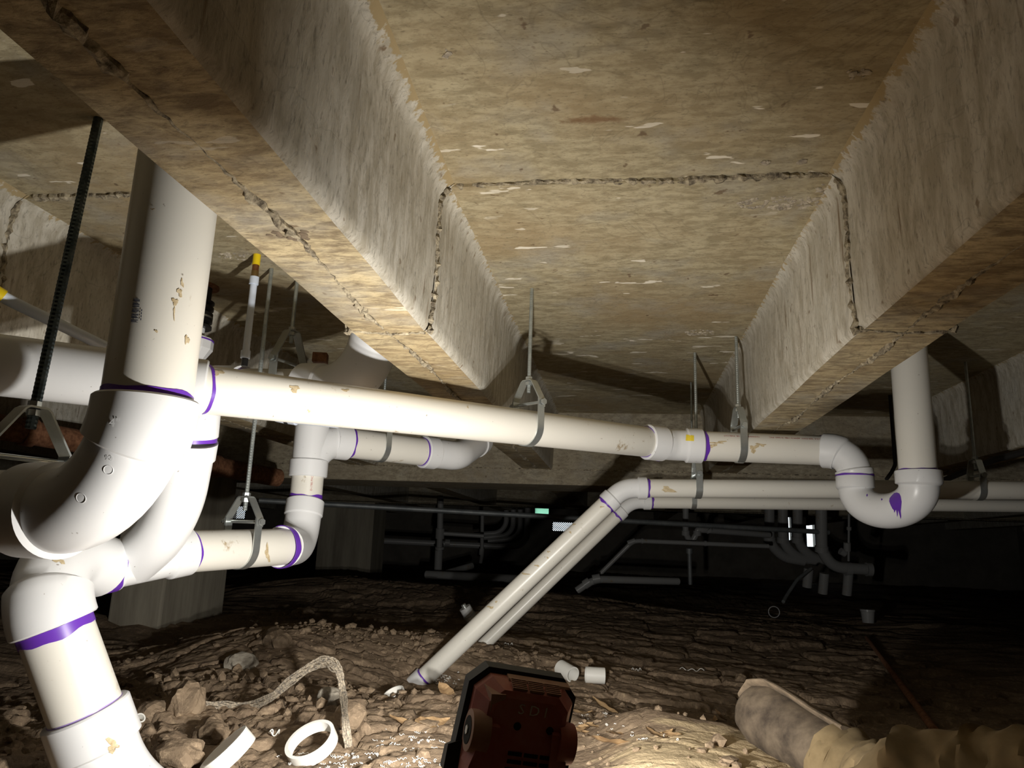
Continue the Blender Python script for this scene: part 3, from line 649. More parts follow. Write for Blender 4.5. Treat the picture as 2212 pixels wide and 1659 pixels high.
# --- parallel pipes that slope to the ground
for nm, r, h, cpx, e0, e1, lab, zz in (('u', R2, H2, (1347, 1054, 2.42), (3600, 1068, 2.42), (862, 1516, 2.33), 'upper of two parallel white pipes, bending down to the dirt', 0), ('l', R1, H1, (1364, 1084, 2.86), (3600, 1108, 2.86), (975, 1460, 2.72), 'lower thinner parallel white pipe, bending down behind the upper one', 0)):
    c_, s_, g_ = pk(*cpx), pk(*e0), pk(*e1); d1, d2 = unit(s_ - c_), unit(g_ - c_); L2 = np.linalg.norm(g_ - c_)
    root = empty('sloping_drain_pipe', g_, lab, 'drain pipe', 'parallel sloping drains')
    hp = part(root, 'level_pipe', sweep(np.linspace(c_ + d1*.055, s_, 10), r, 32)); sp = part(root, 'sloping_pipe', sweep(np.linspace(c_ + d2*.055, g_ - d2*.06, 12), r, 32))
    part(root, 'bend_fitting', fitting([c_ + d1*.082, c_, c_ + d2*.082], .10, r*1.06, h, .030, .030), 'pvcf')
    prime(hp, c_ + d1*.085, d1, r, .008, .35); prime(sp, c_ + d2*.085, d2, r, .008, .5)
    part(root, 'foot_coupling', fitting([g_ - d2*.115, g_ - d2*.055], .1, h, h, 0, 0), 'pvcf'); prime(sp, g_ - d2*.118, d2, r, .006, .3)
    part(root, 'stub_pipe', sweep(np.linspace(g_ - d2*.09, g_ + d2*.12, 4), r*.86, 28), 'pvcf')
    if nm == 'u':
        t2 = bvh(sweep(np.linspace(c_, g_, 8), r, 32), sweep(np.linspace(c_, s_, 8), r, 32))
        for x, y, a, c in ((1443, 1058, 14, 6), (1232, 1150, 3, 2), (1185, 1192, 3, 2), (1160, 1222, 5, 2), (1135, 1240, 8, 2), (1072, 1300, 3, 2), (1060, 1312, 6, 3), (1300, 1095, 4, 2), (1240, 1133, 3, 2), (1183, 1205, 2, 2)):
            d = decal(blob((x, y), a, c, 12, .5), t2)
            if d is not None: mk('mud_spot', d, MT['mudspot'], sp)
    else:
        t2 = bvh(sweep(np.linspace(c_, g_, 8), r, 32))
        for pl in ([(1342, 1097), (1346, 1094), (1362, 1112), (1358, 1115)], [(1342, 1098), (1344, 1098), (1345, 1112), (1340, 1126), (1336, 1133), (1341, 1114)], [(1350, 1106), (1352, 1107), (1351, 1116), (1348, 1122), (1349, 1113)]):
            d = decal(pl, t2, .0008, 2)
            if d is not None: mk('primer_drip', d, MT['primer'], sp)

# --- hangers on these runs
def on(a, b, px):
    """point of the line a-b that is seen at column px"""
    best = min(np.linspace(-.2, 1.3, 1501), key=lambda t: abs((lambda q: CX + FPX*q[0]/q[2])(RW.T @ (lerp(a, b, t) - CAM)) - px)); return lerp(a, b, best)
hanger(on(A, B, 1140), D, R3, ZS, 'bright clevis hanger on the middle of the long main pipe')
hanger(on(bend, endp, 1597), D2, R3, ZS, 'clevis hanger by the right joist, on the main pipe past its bend')
u0, u1 = pk(1347, 1054, 2.42), pk(2300, 1060, 2.42); l0, l1 = pk(1364, 1084, 2.86), pk(2300, 1094, 2.86)
hanger(on(u0, u1, 1506), u1-u0, R2, ZS, 'narrow clevis hanger on the upper parallel pipe, under the yellow sticker', hy=.075)
hanger(on(l0, l1, 1497), l1-l0, R1, ZS, 'thin-rod hanger on the lower parallel pipe, mostly hidden', sw=.02, rr=.0045, hy=.07)
hanger(on(u0, u1, 2112), u1-u0, R2, ZS, 'dim clevis hanger on the upper parallel pipe right of the trap', hy=.075)
hanger(corner + hdir*(np.linalg.norm(hend-corner)+.032), hdir, R4, ZS, 'large dark-rod clevis hanger at the far left, beside the riser elbow', 'darkrod', sw=.03, rr=.0085, hy=.1, top=atz(213, 256, ZS))
hanger(on(wr, le, 520), ld, R3, ZS, 'clevis hanger with a vent showing through it, on the lower run', hy=.08)
hanger(on(a0, a1, 618), AD, R4*.92, ZS, 'shaded clevis hanger on the rear pipe above the main run', hy=.11, sw=.026)
hanger(on(tbe, be, 822), tbd, R3, ZS, 'strap hanger on the short branch pipe below the main run', hy=.083, sw=.02, rr=.0045)

# ------------------------------------------------------------------ small plumbing on the left
p0 = atz(556, 545, ZS); zt = float(RW.T[2] @ (p0 - CAM)); q = at(527, 772, zt*.985); bot = np.array([p0[0], p0[1], q[2]])
root = empty('water_tube', bot, 'clear plastic water tube dropping from a yellow-taped copper stub', 'water tube')
def vz(a, b, t): return a + (b - a)*t
def zat(py, x=545): return at(x, py, zt*.99)[2]
top = np.array([p0[0], p0[1], ZS]); Lz = top[2] - bot[2]
def on_t(py): return lerp(top, bot, (top[2]-zat(py))/Lz)
part(root, 'yellow_tape', sweep([on_t(535), on_t(569)], .0098, 20), 'yellow'); part(root, 'copper_stub', sweep([on_t(566), on_t(584)], .0085, 20), 'copper')
part(root, 'brass_fitting', sweep([on_t(583), on_t(600)], .0092, 20), 'brass'); part(root, 'clamp_ring', sweep([on_t(597), on_t(614)], .0118, 20), 'pex')
part(root, 'tube', sweep(np.linspace(on_t(608), on_t(770), 14), .0088, 20), 'pex'); part(root, 'clamp_ring', sweep([on_t(766), on_t(783)], .0118, 20), 'pex')
part(root, 'black_elbow', sweep([on_t(782), on_t(800)], .008, 16), 'rubber')
a = [at(-60, 600, 1.40), at(0, 640, 1.43), at(110, 692, 1.50), at(225, 748, 1.58)]
root = empty('water_tube', a[-1], 'translucent water tube slanting in from a yellow cap at the left edge', 'water tube')
part(root, 'tube', sweep(fillet(a, .5), .0115, 20), 'pex'); part(root, 'yellow_cap', sweep([at(-40, 614, 1.41), at(6, 642, 1.433)], .0150, 20), 'yellow')
a = [at(596, 897, 2.0), at(640, 909, 1.98), at(730, 918, 1.96)]
root = empty('water_tube', a[0], 'bluish water tube and tee just under the main pipe', 'water tube')
part(root, 'tube', sweep(a[1:], .0085, 16), 'pex'); part(root, 'tee', join(sweep([at(598, 901, 2.0), at(616, 905, 2.0)], .013, 16), sweep([at(623, 906, 1.99), at(640, 909, 1.98)], .0125, 16)), 'pex'); part(root, 'black_clip', sweep([at(616, 907, 1.99), at(624, 908, 1.99)], .012, 12), 'rubber')
# iron drop with ribbed rubber coupling and white trap adapter
p0 = atz(432, 612, ZS); x0, y0 = p0[0], p0[1]; zd = float(RW.T[2] @ (p0 - CAM))
def zz_(py): return at(432, py, zd)[2]
root = empty('iron_drop_pipe', (x0, y0, zz_(800)), 'black iron drop with ribbed rubber coupling and white adapter, behind the riser', 'drain pipe')
def vseg(z0, z1, r, n=28): return sweep(np.array([(x0, y0, z0), (x0, y0, z1)]), r, n)
part(root, 'iron_pipe', vseg(ZS + .02, zz_(660), .036), 'black'); part(root, 'rust_collar', vseg(ZS + .005, zz_(622), .055), 'rust')
zs = np.linspace(zz_(652), zz_(715), 41); part(root, 'ribbed_coupling', sweep(np.array([(x0, y0, z) for z in zs]), .041 + .006*np.sign(np.sin(np.linspace(0, 2*math.pi*4.5, 41))), 32), 'rubber')
part(root, 'hose_clamp', vseg(zz_(688), zz_(692), .0475), 'zinc')
part(root, 'white_nipple', vseg(zz_(712), zz_(735), .030), 'pvcf')
part(root, 'adapter', sweep(np.array([(x0, y0, zz_(v)) for v in (738, 742, 762, 783, 860)]), [.056, .058, .058, .040, .040], 12), 'pvcf', smooth=False)
prime(root, (x0, y0, zz_(743)), Zv, .0575, .004, .1)
# cast iron main
a, c = at(-160, 893, 2.45), at(600, 1032, 3.75); d = unit(c - a)
root = empty('cast_iron_pipe', c, 'rusty cast iron pipe running back at left, open end showing', 'iron pipe')
part(root, 'pipe', sweep([a, c], .045, 28), 'rust')
for x in (60, 447, 462): q = on(a, c, x); part(root, 'hub_band', sweep([q - d*.02, q + d*.02], .053, 28), 'rust')
# rough brown plug by the closet bend
q = pk(692, 774, 1.95); mk('pipe_plug', box(q, (.020, .004, 0), (-.004, .018, 0), (0, 0, .014), .003), MT['rust'], label='small square rusty plug on top of the closet bend', cat='plug')

# ------------------------------------------------------------------ far pipes in the dark
def far_pipe(name, label, segs, m='pvcdim', cat='pipe', extra=(), group='old pipes at the far end'):
    base = segs[0][0][0]; P0 = at(*base); root = empty(name, P0, label, cat, group)
    for i, (pts, rpx, R) in enumerate(segs):
        w = [at(*p) for p in pts]; r = rpx*pts[0][2]/FPX/2; part(root, 'pipe', tube(w, r, R, 18) if len(w) > 2 else sweep(w, r, 18), m)
    for pts, rpx in extra:
        w = [at(*p) for p in pts]; part(root, 'hub', sweep(w, rpx*pts[0][2]/FPX/2, 18), m)
    return root
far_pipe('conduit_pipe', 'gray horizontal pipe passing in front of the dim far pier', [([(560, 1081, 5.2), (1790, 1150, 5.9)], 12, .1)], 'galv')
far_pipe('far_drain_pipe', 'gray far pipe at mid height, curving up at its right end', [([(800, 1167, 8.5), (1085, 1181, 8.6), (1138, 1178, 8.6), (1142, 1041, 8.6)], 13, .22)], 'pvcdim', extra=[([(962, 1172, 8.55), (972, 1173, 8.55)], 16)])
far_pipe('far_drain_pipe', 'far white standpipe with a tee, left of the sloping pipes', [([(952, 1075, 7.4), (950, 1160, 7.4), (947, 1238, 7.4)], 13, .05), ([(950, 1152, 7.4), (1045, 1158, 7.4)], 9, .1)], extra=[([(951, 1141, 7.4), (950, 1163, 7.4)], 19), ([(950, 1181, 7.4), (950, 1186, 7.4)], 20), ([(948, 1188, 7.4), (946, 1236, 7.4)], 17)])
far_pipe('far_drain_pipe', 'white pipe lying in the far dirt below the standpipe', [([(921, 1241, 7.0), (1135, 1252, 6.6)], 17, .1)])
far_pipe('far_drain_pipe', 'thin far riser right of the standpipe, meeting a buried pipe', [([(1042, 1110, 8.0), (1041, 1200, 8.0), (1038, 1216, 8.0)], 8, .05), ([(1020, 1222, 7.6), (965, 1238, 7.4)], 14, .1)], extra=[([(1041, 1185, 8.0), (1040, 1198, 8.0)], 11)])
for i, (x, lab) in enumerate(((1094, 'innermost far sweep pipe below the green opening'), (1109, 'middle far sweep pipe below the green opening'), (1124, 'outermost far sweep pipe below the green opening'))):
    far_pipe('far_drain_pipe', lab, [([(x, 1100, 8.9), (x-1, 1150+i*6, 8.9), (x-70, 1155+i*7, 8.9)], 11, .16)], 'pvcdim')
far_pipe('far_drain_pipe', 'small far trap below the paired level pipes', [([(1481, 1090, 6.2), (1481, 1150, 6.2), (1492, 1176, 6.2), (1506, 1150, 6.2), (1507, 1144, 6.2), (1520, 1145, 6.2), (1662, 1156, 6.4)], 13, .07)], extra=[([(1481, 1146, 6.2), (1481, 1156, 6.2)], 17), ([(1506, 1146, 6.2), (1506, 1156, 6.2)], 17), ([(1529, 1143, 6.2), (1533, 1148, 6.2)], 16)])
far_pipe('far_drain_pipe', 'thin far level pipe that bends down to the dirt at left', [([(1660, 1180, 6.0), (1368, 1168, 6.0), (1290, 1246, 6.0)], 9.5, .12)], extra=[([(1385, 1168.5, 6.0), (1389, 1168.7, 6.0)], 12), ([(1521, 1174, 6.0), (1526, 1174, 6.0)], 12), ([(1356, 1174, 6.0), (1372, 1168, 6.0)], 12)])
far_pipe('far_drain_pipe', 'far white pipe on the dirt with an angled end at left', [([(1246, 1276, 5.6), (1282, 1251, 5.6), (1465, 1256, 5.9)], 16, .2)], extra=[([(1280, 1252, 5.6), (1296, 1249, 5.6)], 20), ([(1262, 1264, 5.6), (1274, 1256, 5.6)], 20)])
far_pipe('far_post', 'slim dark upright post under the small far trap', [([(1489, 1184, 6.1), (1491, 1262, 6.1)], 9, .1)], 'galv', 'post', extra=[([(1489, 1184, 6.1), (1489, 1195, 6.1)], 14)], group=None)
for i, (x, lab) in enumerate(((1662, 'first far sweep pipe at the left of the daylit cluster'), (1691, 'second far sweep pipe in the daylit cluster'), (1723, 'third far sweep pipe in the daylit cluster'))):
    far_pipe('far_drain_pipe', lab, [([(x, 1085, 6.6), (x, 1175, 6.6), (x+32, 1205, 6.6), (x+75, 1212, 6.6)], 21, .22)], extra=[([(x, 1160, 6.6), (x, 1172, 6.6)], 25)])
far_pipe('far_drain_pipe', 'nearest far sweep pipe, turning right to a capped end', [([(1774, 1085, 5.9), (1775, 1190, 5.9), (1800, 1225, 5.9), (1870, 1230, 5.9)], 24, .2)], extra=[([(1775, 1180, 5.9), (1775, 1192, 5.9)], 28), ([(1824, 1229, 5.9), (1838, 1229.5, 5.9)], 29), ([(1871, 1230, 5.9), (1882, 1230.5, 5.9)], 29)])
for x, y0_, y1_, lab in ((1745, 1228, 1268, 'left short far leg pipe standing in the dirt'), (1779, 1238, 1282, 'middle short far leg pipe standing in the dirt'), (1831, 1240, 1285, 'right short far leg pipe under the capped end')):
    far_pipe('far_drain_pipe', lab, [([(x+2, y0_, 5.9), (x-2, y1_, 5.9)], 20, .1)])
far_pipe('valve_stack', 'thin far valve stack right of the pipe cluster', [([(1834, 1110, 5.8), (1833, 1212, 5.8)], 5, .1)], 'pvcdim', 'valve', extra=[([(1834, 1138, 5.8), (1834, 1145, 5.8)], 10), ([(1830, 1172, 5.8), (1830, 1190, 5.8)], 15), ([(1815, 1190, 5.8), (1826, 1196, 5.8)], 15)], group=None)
far_pipe('hose', 'thin gray hose curving down from the far pipe cluster', [([(1752, 1228, 5.6), (1722, 1252, 5.5), (1700, 1285, 5.4), (1692, 1300, 5.3)], 7, .3)], 'galv', 'hose', group=None)
c = at(1875, 1335, 4.9); zg = c[2] - .03
mk('bucket', sweep(np.array([(c[0], c[1], zg + h) for h in (0, .07, .072, .085)]), [.036, .043, .047, .047], 20), MT['pvcdim'], label='small dim pail lying in the dark at right', cat='bucket')
q = at(1672, 1322, 4.6); mk('pvc_ring_scrap', sweep(np.array([q + np.array([.033*math.cos(t), 0, .033*math.sin(t)]) for t in np.linspace(0, 6.283, 30)]), .003, 8), MT['pvcdim'], label='thin dim ring standing in the dark dirt', cat='pipe scrap')
a, c = pk(1929, 800, 3.0), pk(1934, 1004, 3.0); a = np.array([c[0], c[1], ZS])
mk('black_conduit', tube([a, c, pk(1926, 1020, 2.98), pk(1915, 1035, 2.95)], .008, .03, 14), MT['black'], label='thin black conduit just left of the right riser', cat='conduit')
mk('black_cable', tube([pk(1990, 1058, 2.9), pk(2080, 1020, 2.8), pk(2150, 992, 2.55), pk(2260, 965, 2.3)], .012, .4, 12), MT['black'], label='black cable slanting up at the right edge', cat='cable')
a, c = onground(1872, 1385), onground(2020, 1600); mk('rusty_rod', sweep(np.linspace(a + Zv*.02, c + Zv*.03, 8), [.009, .011, .01, .012, .011, .013, .012, .013], 10), MT['rust'], label='rusty rod lying in the dark dirt at right', cat='rod')

# ------------------------------------------------------------------ work light
LC = at(1116, 1612, .82); LS = .995
yaw, pit, rol = math.radians(22), math.radians(9), math.radians(9)
f0 = np.array([-math.sin(yaw)*math.cos(pit), math.cos(yaw)*math.cos(pit), math.sin(pit)]); e0 = unit(np.cross(f0, Zv)); n0 = np.cross(e0, f0)
EX = e0*math.cos(rol) - n0*math.sin(rol); EZ = n0*math.cos(rol) + e0*math.sin(rol)
def L(x, y, z): return LC + (EX*x + f0*(y*.72) + EZ*z)*LS           # x right, y forward (away from viewer), z up on the lamp
lamp = empty('work_light', (LC[0], LC[1], gz(LC[0], LC[1])), 'dusty red and black battery work light seen from behind', 'work light')
def hexa(w, h, c, y): return [L(x, y, z) for x, z in ((-w+c, h), (w-c, h), (w, h-c), (w, -h+c), (w-c, -h), (-w+c, -h), (-w, -h+c), (-w, h-c))]
def loft(secs):
    n = len(secs[0]); V = [p for s in secs for p in s]; F = [[i*n+k, i*n+(k+1) % n, (i+1)*n+(k+1) % n, (i+1)*n+k] for i in range(len(secs)-1) for k in range(n)]
    F += [list(range(n))[::-1], [(len(secs)-1)*n+k for k in range(n)]]; return np.array(V), F
body = mk('housing', loft([hexa(.040, .055, .012, -.022), hexa(.046, .062, .014, -.018), hexa(.058, .068, .016, .012), hexa(.060, .070, .016, .035)]), MT['redplastic'], lamp, smooth=False)
mk('bumper', loft([hexa(.060, .070, .018, .024), hexa(.065, .075, .019, .026), hexa(.066, .076, .019, .050), hexa(.062, .072, .018, .053)]), MT['blackplastic'], lamp, smooth=False)
for sx in (-1, 1):
    mk('side_guard', loft([[L(sx*.058, y, z) for y, z in ((.01, -.045), (.048, -.05), (.048, -.012), (.02, -.006))], [L(sx*.073, y, z) for y, z in ((.018, -.040), (.044, -.043), (.044, -.020), (.024, -.014))]]), MT['blackplastic'], lamp, smooth=False)
    pv = mk('pivot_knob', sweep(np.array([L(sx*.040, -.006, .012), L(sx*.060, -.006, .012), L(sx*.0605, -.006, .012)]), [.023, .0215, .020], 28), MT['dustred'] if sx < 0 else MT['redplastic'], lamp, sharp=30)
    mk('pivot_hole', sweep(np.array([L(sx*.0600, -.006, .012), L(sx*.0612, -.006, .012)]), .0145, 24), MT['slot'], pv, smooth=False)
    mk('pivot_bolt', prism(L(sx*.061, -.006, .012), EX, .005, .003), MT['zinc'], pv, smooth=False)
    mk('bracket_arm', loft([[L(sx*.030, -.030, .025), L(sx*.046, -.030, .025), L(sx*.052, -.004, .03), L(sx*.034, -.004, .03)], [L(sx*.034, -.034, -.02), L(sx*.056, -.030, -.02), L(sx*.060, .002, -.02), L(sx*.036, .002, -.02)], [L(sx*.034, -.034, -.10), L(sx*.056, -.030, -.10), L(sx*.060, .002, -.10), L(sx*.036, .002, -.10)]]), MT['redplastic'], lamp, smooth=False)
mk('raised_fin', loft([[L(-.052, .02, .060), L(-.028, .02, .062), L(-.028, .02, .030), L(-.050, .02, .030)], [L(-.046, -.020, .056), L(-.030, -.022, .058), L(-.026, -.022, .030), L(-.042, -.020, .028)]]), MT['dustred'], lamp, smooth=False)
mk('top_ledge', loft([[L(-.024, .022, .069), L(.050, .022, .069), L(.050, .006, .067), L(-.024, .006, .067)], [L(-.024, .022, .0715), L(.050, .022, .0715), L(.050, .008, .0695), L(-.024, .008, .0695)]]), MT['dustred'], lamp, smooth=False)
for k in range(6):
    for c3 in range(3):
        x = -.014 + c3*.02; mk('cooling_fin', box(L(x, -.002+k*.0036-.013, .0655+.0011*k-.001), EX*.0085, f0*.0008, EZ*.0012), MT['dustred'], lamp, smooth=False)
for r_ in range(5):
    for c3 in range(3):
        mk('vent_slot', box(L(-.006 + c3*.0185 + (r_ % 2)*.001, -.0225, -.002 - r_*.0085), EX*.0078, f0*.0012, EZ*.0019), MT['slot'], body, smooth=False)
for x, z in ((-.010, .027), (.028, .027)):
    mk('screw_hole', sweep(np.array([L(x, -.0235, z), L(x, -.020, z)]), .0042, 18), MT['slot'], body, smooth=False)
V, F = text_mesh('S D I', .0155); mk('marker_letters', (np.array([L(v[0]*1.1+.004, -.0228, v[1]+.045) for v in V]), F), MT['paintmark'], body, smooth=False)
mk('lens', loft([hexa(.054, .064, .016, .0525), hexa(.054, .064, .016, .0545)]), MT['lens'], lamp, smooth=False)
gzl = gz(LC[0], LC[1]); base = np.array([LC[0], LC[1], gzl]) + EX*0
mk('battery_base', aabb(LC[0]-.055, LC[0]+.055, LC[1]-.06, LC[1]+.06, gzl - .01, gzl + .075, .012), MT['blackplastic'], lamp)
mk('stand_neck', sweep(np.array([base + Zv*.06, L(0, -.012, -.095)]), [.034, .030], 20), MT['redplastic'], lamp)
mk('bracket_bar', box(L(0, -.014, -.098), EX*.06, f0*.018, EZ*.010, .004), MT['redplastic'], lamp)
for zz, dy, dp in ((.028, 14, 8), (-.03, -24, -18)):    # two LED clusters, the upper splayed up and left, the lower down and right
    ld_ = bpy.data.lights.new('work_light_emitter', 'AREA'); ld_.shape = 'DISK'; ld_.size = .026; ld_.spread = math.radians(165); ld_.energy = LAMP_W; ld_.color = LAMP_COL
    lo = bpy.data.objects.new('work_light_emitter', ld_); COL.objects.link(lo)
    a = math.radians(dy); fz = unit(f0*math.cos(a) - EX*math.sin(a) + EZ*math.tan(math.radians(dp))); p = L(0, .064, zz); zax = -fz; xax = unit(np.cross(EZ, zax)); yax = np.cross(zax, xax); mw = Matrix.Identity(4)
    for i in range(3): mw[i][0] = xax[i]; mw[i][1] = yax[i]; mw[i][2] = zax[i]; mw[i][3] = p[i]
    lo.parent = lamp; lo.matrix_parent_inverse = Matrix.Translation(-lamp.location); lo.matrix_basis = mw

# ------------------------------------------------------------------ the person lying at lower right
def limb(secs, n=28, crease=0.0, seed=0):
    """loft of rounded cross-sections: (centre, axis-u, axis-v) half vectors"""
    V = []; m_ = len(secs)
    for i, (c, u, v) in enumerate(secs):
        for k in range(n):
            a = 2*math.pi*k/n; w = 1 + crease*float(fbm(np.array([i*.55+seed]), np.array([3*math.cos(a)+seed+i*.25]), 3, seed)[0]) ; V.append(np.asarray(c) + (np.asarray(u)*math.cos(a) + np.asarray(v)*math.sin(a))*w)
    F = [[i*n+k, i*n+(k+1) % n, (i+1)*n+(k+1) % n, (i+1)*n+k] for i in range(m_-1) for k in range(n)]
    F += [list(range(n))[::-1], [(m_-1)*n+k for k in range(n)]]; return np.array(V), F
def interp(keys, n):
    t = np.linspace(0, 1, len(keys)); s = np.linspace(0, 1, n); K_ = np.array([np.r_[k[0], k[1], k[2]] for k in keys]); out = []
    for q in s:
        i = min(int(q*(len(keys)-1)), len(keys)-2); f = q*(len(keys)-1)-i; f = f*f*(3-2*f)*.4 + f*.6; r = K_[i]*(1-f)+K_[i+1]*f; out.append((r[:3], r[3:6], r[6:]))
    return out
toe, ank = at(1612, 1520, 1.58), at(1800, 1640, 1.36)
fa = unit(ank - toe); vw = unit(CAM - toe); U_ = unit(np.cross(fa, vw)); W_ = unit(np.cross(U_, fa))    # U_ across the view, W_ towards the viewer
U_ = U_ if (RW.T @ U_)[0] < 0 else -U_
person = empty('person', (ank[0], ank[1], 0), 'lying person, only a muddy boot and tan work trousers in view', 'person')
FL = np.linalg.norm(ank - toe)
def fsec(t, a, b, off=0): return (toe + fa*FL*t - W_*off, U_*a, W_*b)
keys = [fsec(-.06, .012, .012, .02), fsec(-.03, .034, .030, .012), fsec(.06, .052, .044, .006), fsec(.22, .062, .050), fsec(.45, .062, .053), fsec(.7, .058, .058), fsec(1.0, .056, .060), fsec(1.25, .058, .060)]
boot = mk('boot', limb(interp(keys, 36), 30, .05, 3), MT['leather'], person)
sk = [(toe + fa*FL*t - U_*(o), U_*.008, W_*w) for t, o, w in ((-.06, .010, .02), (.04, .042, .040), (.25, .060, .050), (.5, .061, .048), (.75, .057, .044), (1.1, .056, .050))]
mk('boot_sole', limb(interp(sk, 26), 20, .05, 9), MT['sole'], boot)
k1 = [(ank + fa*(-.005), U_*.056, W_*.056), (ank + fa*.008, U_*.064, W_*.064), (ank + fa*.07, U_*.066, W_*.066)]
kn = at(2000, 1775, 1.08); k1 += [(lerp(ank, kn, .45), U_*.066, W_*.07), (lerp(ank, kn, .75), U_*.075, W_*.078), (kn, U_*.085, W_*.085)]
leg = mk('trouser_leg', limb(interp(k1, 46), 34, .22, 5), MT['canvas'], person)
mk('cuff', limb([(ank + fa*s, U_*.065*g, W_*.065*g) for s, g in ((.000, .90), (-.004, 1.0), (.004, 1.05), (.030, 1.04), (.034, .98))], 34, .12, 5), MT['canvas'], leg)
t0, t1, t2 = at(1850, 1745, .98), at(1985, 1690, .92), at(2330, 1745, .80)
T1 = unit(t2 - t0); Uu = unit(np.cross(T1, CAM - t1)); Uu = Uu if Uu[2] > 0 else -Uu; Ww = unit(np.cross(T1, Uu))
mk('trouser_leg', limb(interp([(t0 - T1*.03, Uu*.02, Ww*.03), (t0, Uu*.045, Ww*.05), (t1, Uu*.062, Ww*.07), (lerp(t1, t2, .5), Uu*.068, Ww*.08), (t2, Uu*.075, Ww*.09)], 40), 34, .25, 12), MT['canvas'], person)
f1, f2 = at(2075, 1612, .98), at(2330, 1700, .86); fd = unit(f2 - f1)
mk('jacket_fold', limb(interp([(f1 - fd*.015, Uu*.008, Ww*.01), (f1, Uu*.020, Ww*.028), (lerp(f1, f2, .3), Uu*.024, Ww*.04), (f2, Uu*.034, Ww*.06)], 24), 24, .3, 21), MT['grey_cloth'], person)

# ------------------------------------------------------------------ litter on the dirt
def rock(c, r, seed, m, label, cat='rock', sq=.6, name='rock'):
    bm = bmesh.new(); bmesh.ops.create_icosphere(bm, subdivisions=3, radius=1); V = np.array([v.co[:] for v in bm.verts]); bm.verts.index_update(); F = [[v.index for v in f.verts] for f in bm.faces]; bm.free()
    g = fbm(V[:, 0]*1.6+seed, V[:, 1]*1.6+V[:, 2]*1.3, 3, seed); V = V*(1+.55*g[:, None]); V = np.sign(V)*np.abs(V)**.85; V *= np.array([r[0], r[1], r[2]]); a = seed*1.7
    V = np.stack([V[:, 0]*math.cos(a)-V[:, 1]*math.sin(a), V[:, 0]*math.sin(a)+V[:, 1]*math.cos(a), V[:, 2]], 1) + np.asarray(c)
    return mk(name, (V, F), MT[m], label=label, cat=cat, smooth=False)
for px, py, r, s, m, lab in ((522, 1440, (.055, .04, .032), 2, 'rock', 'gray oval rock on the dirt left of the frayed strap'), (400, 1530, (.05, .042, .045), 5, 'clod', 'pale crusty clod holding the left end of the frayed strap'),
        (655, 1335, (.06, .05, .04), 7, 'clod', 'rounded tan stone in the shaded hollow below the far pier'), (712, 1525, (.038, .02, .034), 9, 'rock', 'pale flat stone chip inside the strap loop'),
        (395, 1640, (.05, .035, .025), 11, 'clod', 'flat pale clod at the bottom edge beside the left ring'), (330, 1550, (.035, .03, .026), 13, 'clod', 'brown clod just right of the drop pipe hub'),
        (455, 1600, (.036, .04, .03), 17, 'clod', 'lumpy clod just behind the left ring'), (900, 1580, (.05, .035, .02), 19, 'clod', 'flat tan clod left of the work light'), (1600, 1470, (.03, .02, .02), 23, 'clod', 'small tan clod at the tip of the boot'), (600, 1395, (.07, .05, .045), 29, 'clod', 'large dark clod on the mound left of the strap top'), (760, 1560, (.04, .03, .028), 31, 'clod', 'clod standing between the strap and the right ring')):
    c = onground(px, py); rock(c + Zv*r[2]*.35, r, s, m, lab)
parts = []
for _ in range(6500):
    x, y = RNG.uniform(-1.75, .35), RNG.uniform(.95, 3.1)
    if RNG.uniform() > .5 + 1.6*float(vnoise(np.array([x*4]), np.array([y*4]), 77)[0]): continue
    if x > -.15 and RNG.uniform() < .8: continue
    r = .0035 + .018*RNG.uniform()**4; parts.append(pebble((x, y, gz(x, y) + r*.35), r, .75))
mk('dirt_crumbs', join(*parts), MT['clod'], smooth=False, label='loose crumbs and small clods scattered over the dirt', cat='dirt', kind='stuff')
# cut PVC rings and couplings
def cut_ring(c, ax, ro, ri, h, label, name='pvc_ring_scrap'):
    ax = unit(ax); P = [c - ax*h/2, c - ax*h/2, c + ax*h/2, c + ax*h/2, c - ax*h/2]; n = 40; a = unit(np.cross(ax, [.2, .9, .3])); b_ = np.cross(ax, a); V = []
    for k, rr in ((-.5, ri), (-.5, ro), (.5, ro), (.5, ri)):
        V += [c + ax*h*k + (a*math.cos(t)+b_*math.sin(t))*rr for t in np.arange(n)*2*math.pi/n]
    F = [[i*n+k, i*n+(k+1) % n, ((i+1) % 4)*n+(k+1) % n, ((i+1) % 4)*n+k] for i in range(4) for k in range(n)]
    return mk(name, (np.array(V), F), MT['scrap'], label=label, cat='pipe scrap', sharp=35)
c = onground(670, 1640); cut_ring(c + Zv*.030, (-.22, -.45, .75), .052, .045, .024, 'white cut pipe ring on the dirt left of the work light')
c = onground(490, 1652); cut_ring(c + Zv*.022, (-.55, -.25, .65), .052, .045, .030, 'white cut pipe ring, half sunk, nearest the drop pipe')
a, c = onground(1208, 1462), onground(1240, 1472); cut_ring((a+c)/2 + Zv*.026, unit(pk(1232, 1468, 2.6) - pk(1205, 1452, 2.66)), .027, .023, .07, 'left of two white couplings lying behind the work light', 'pvc_coupling')
a = onground(1285, 1476); cut_ring(a + Zv*.026, (.95, .12, -.02), .027, .023, .066, 'right of two white couplings lying behind the work light', 'pvc_coupling')
c = onground(852, 1508); cut_ring(c + Zv*.008, (-.3, -.3, .8), .03, .027, .02, 'thin white ring half buried at the sloping pipe foot')
c = onground(297, 1568); cut_ring(c + Zv*.012, (.6, -.3, .5), .011, .008, .022, 'tiny clear plastic sleeve right of the drop pipe', 'plastic_sleeve')
root = empty('capped_pipe_stub', onground(1012, 1345), 'short gray capped pipe stub rising behind the sloping pipes', 'pipe stub')
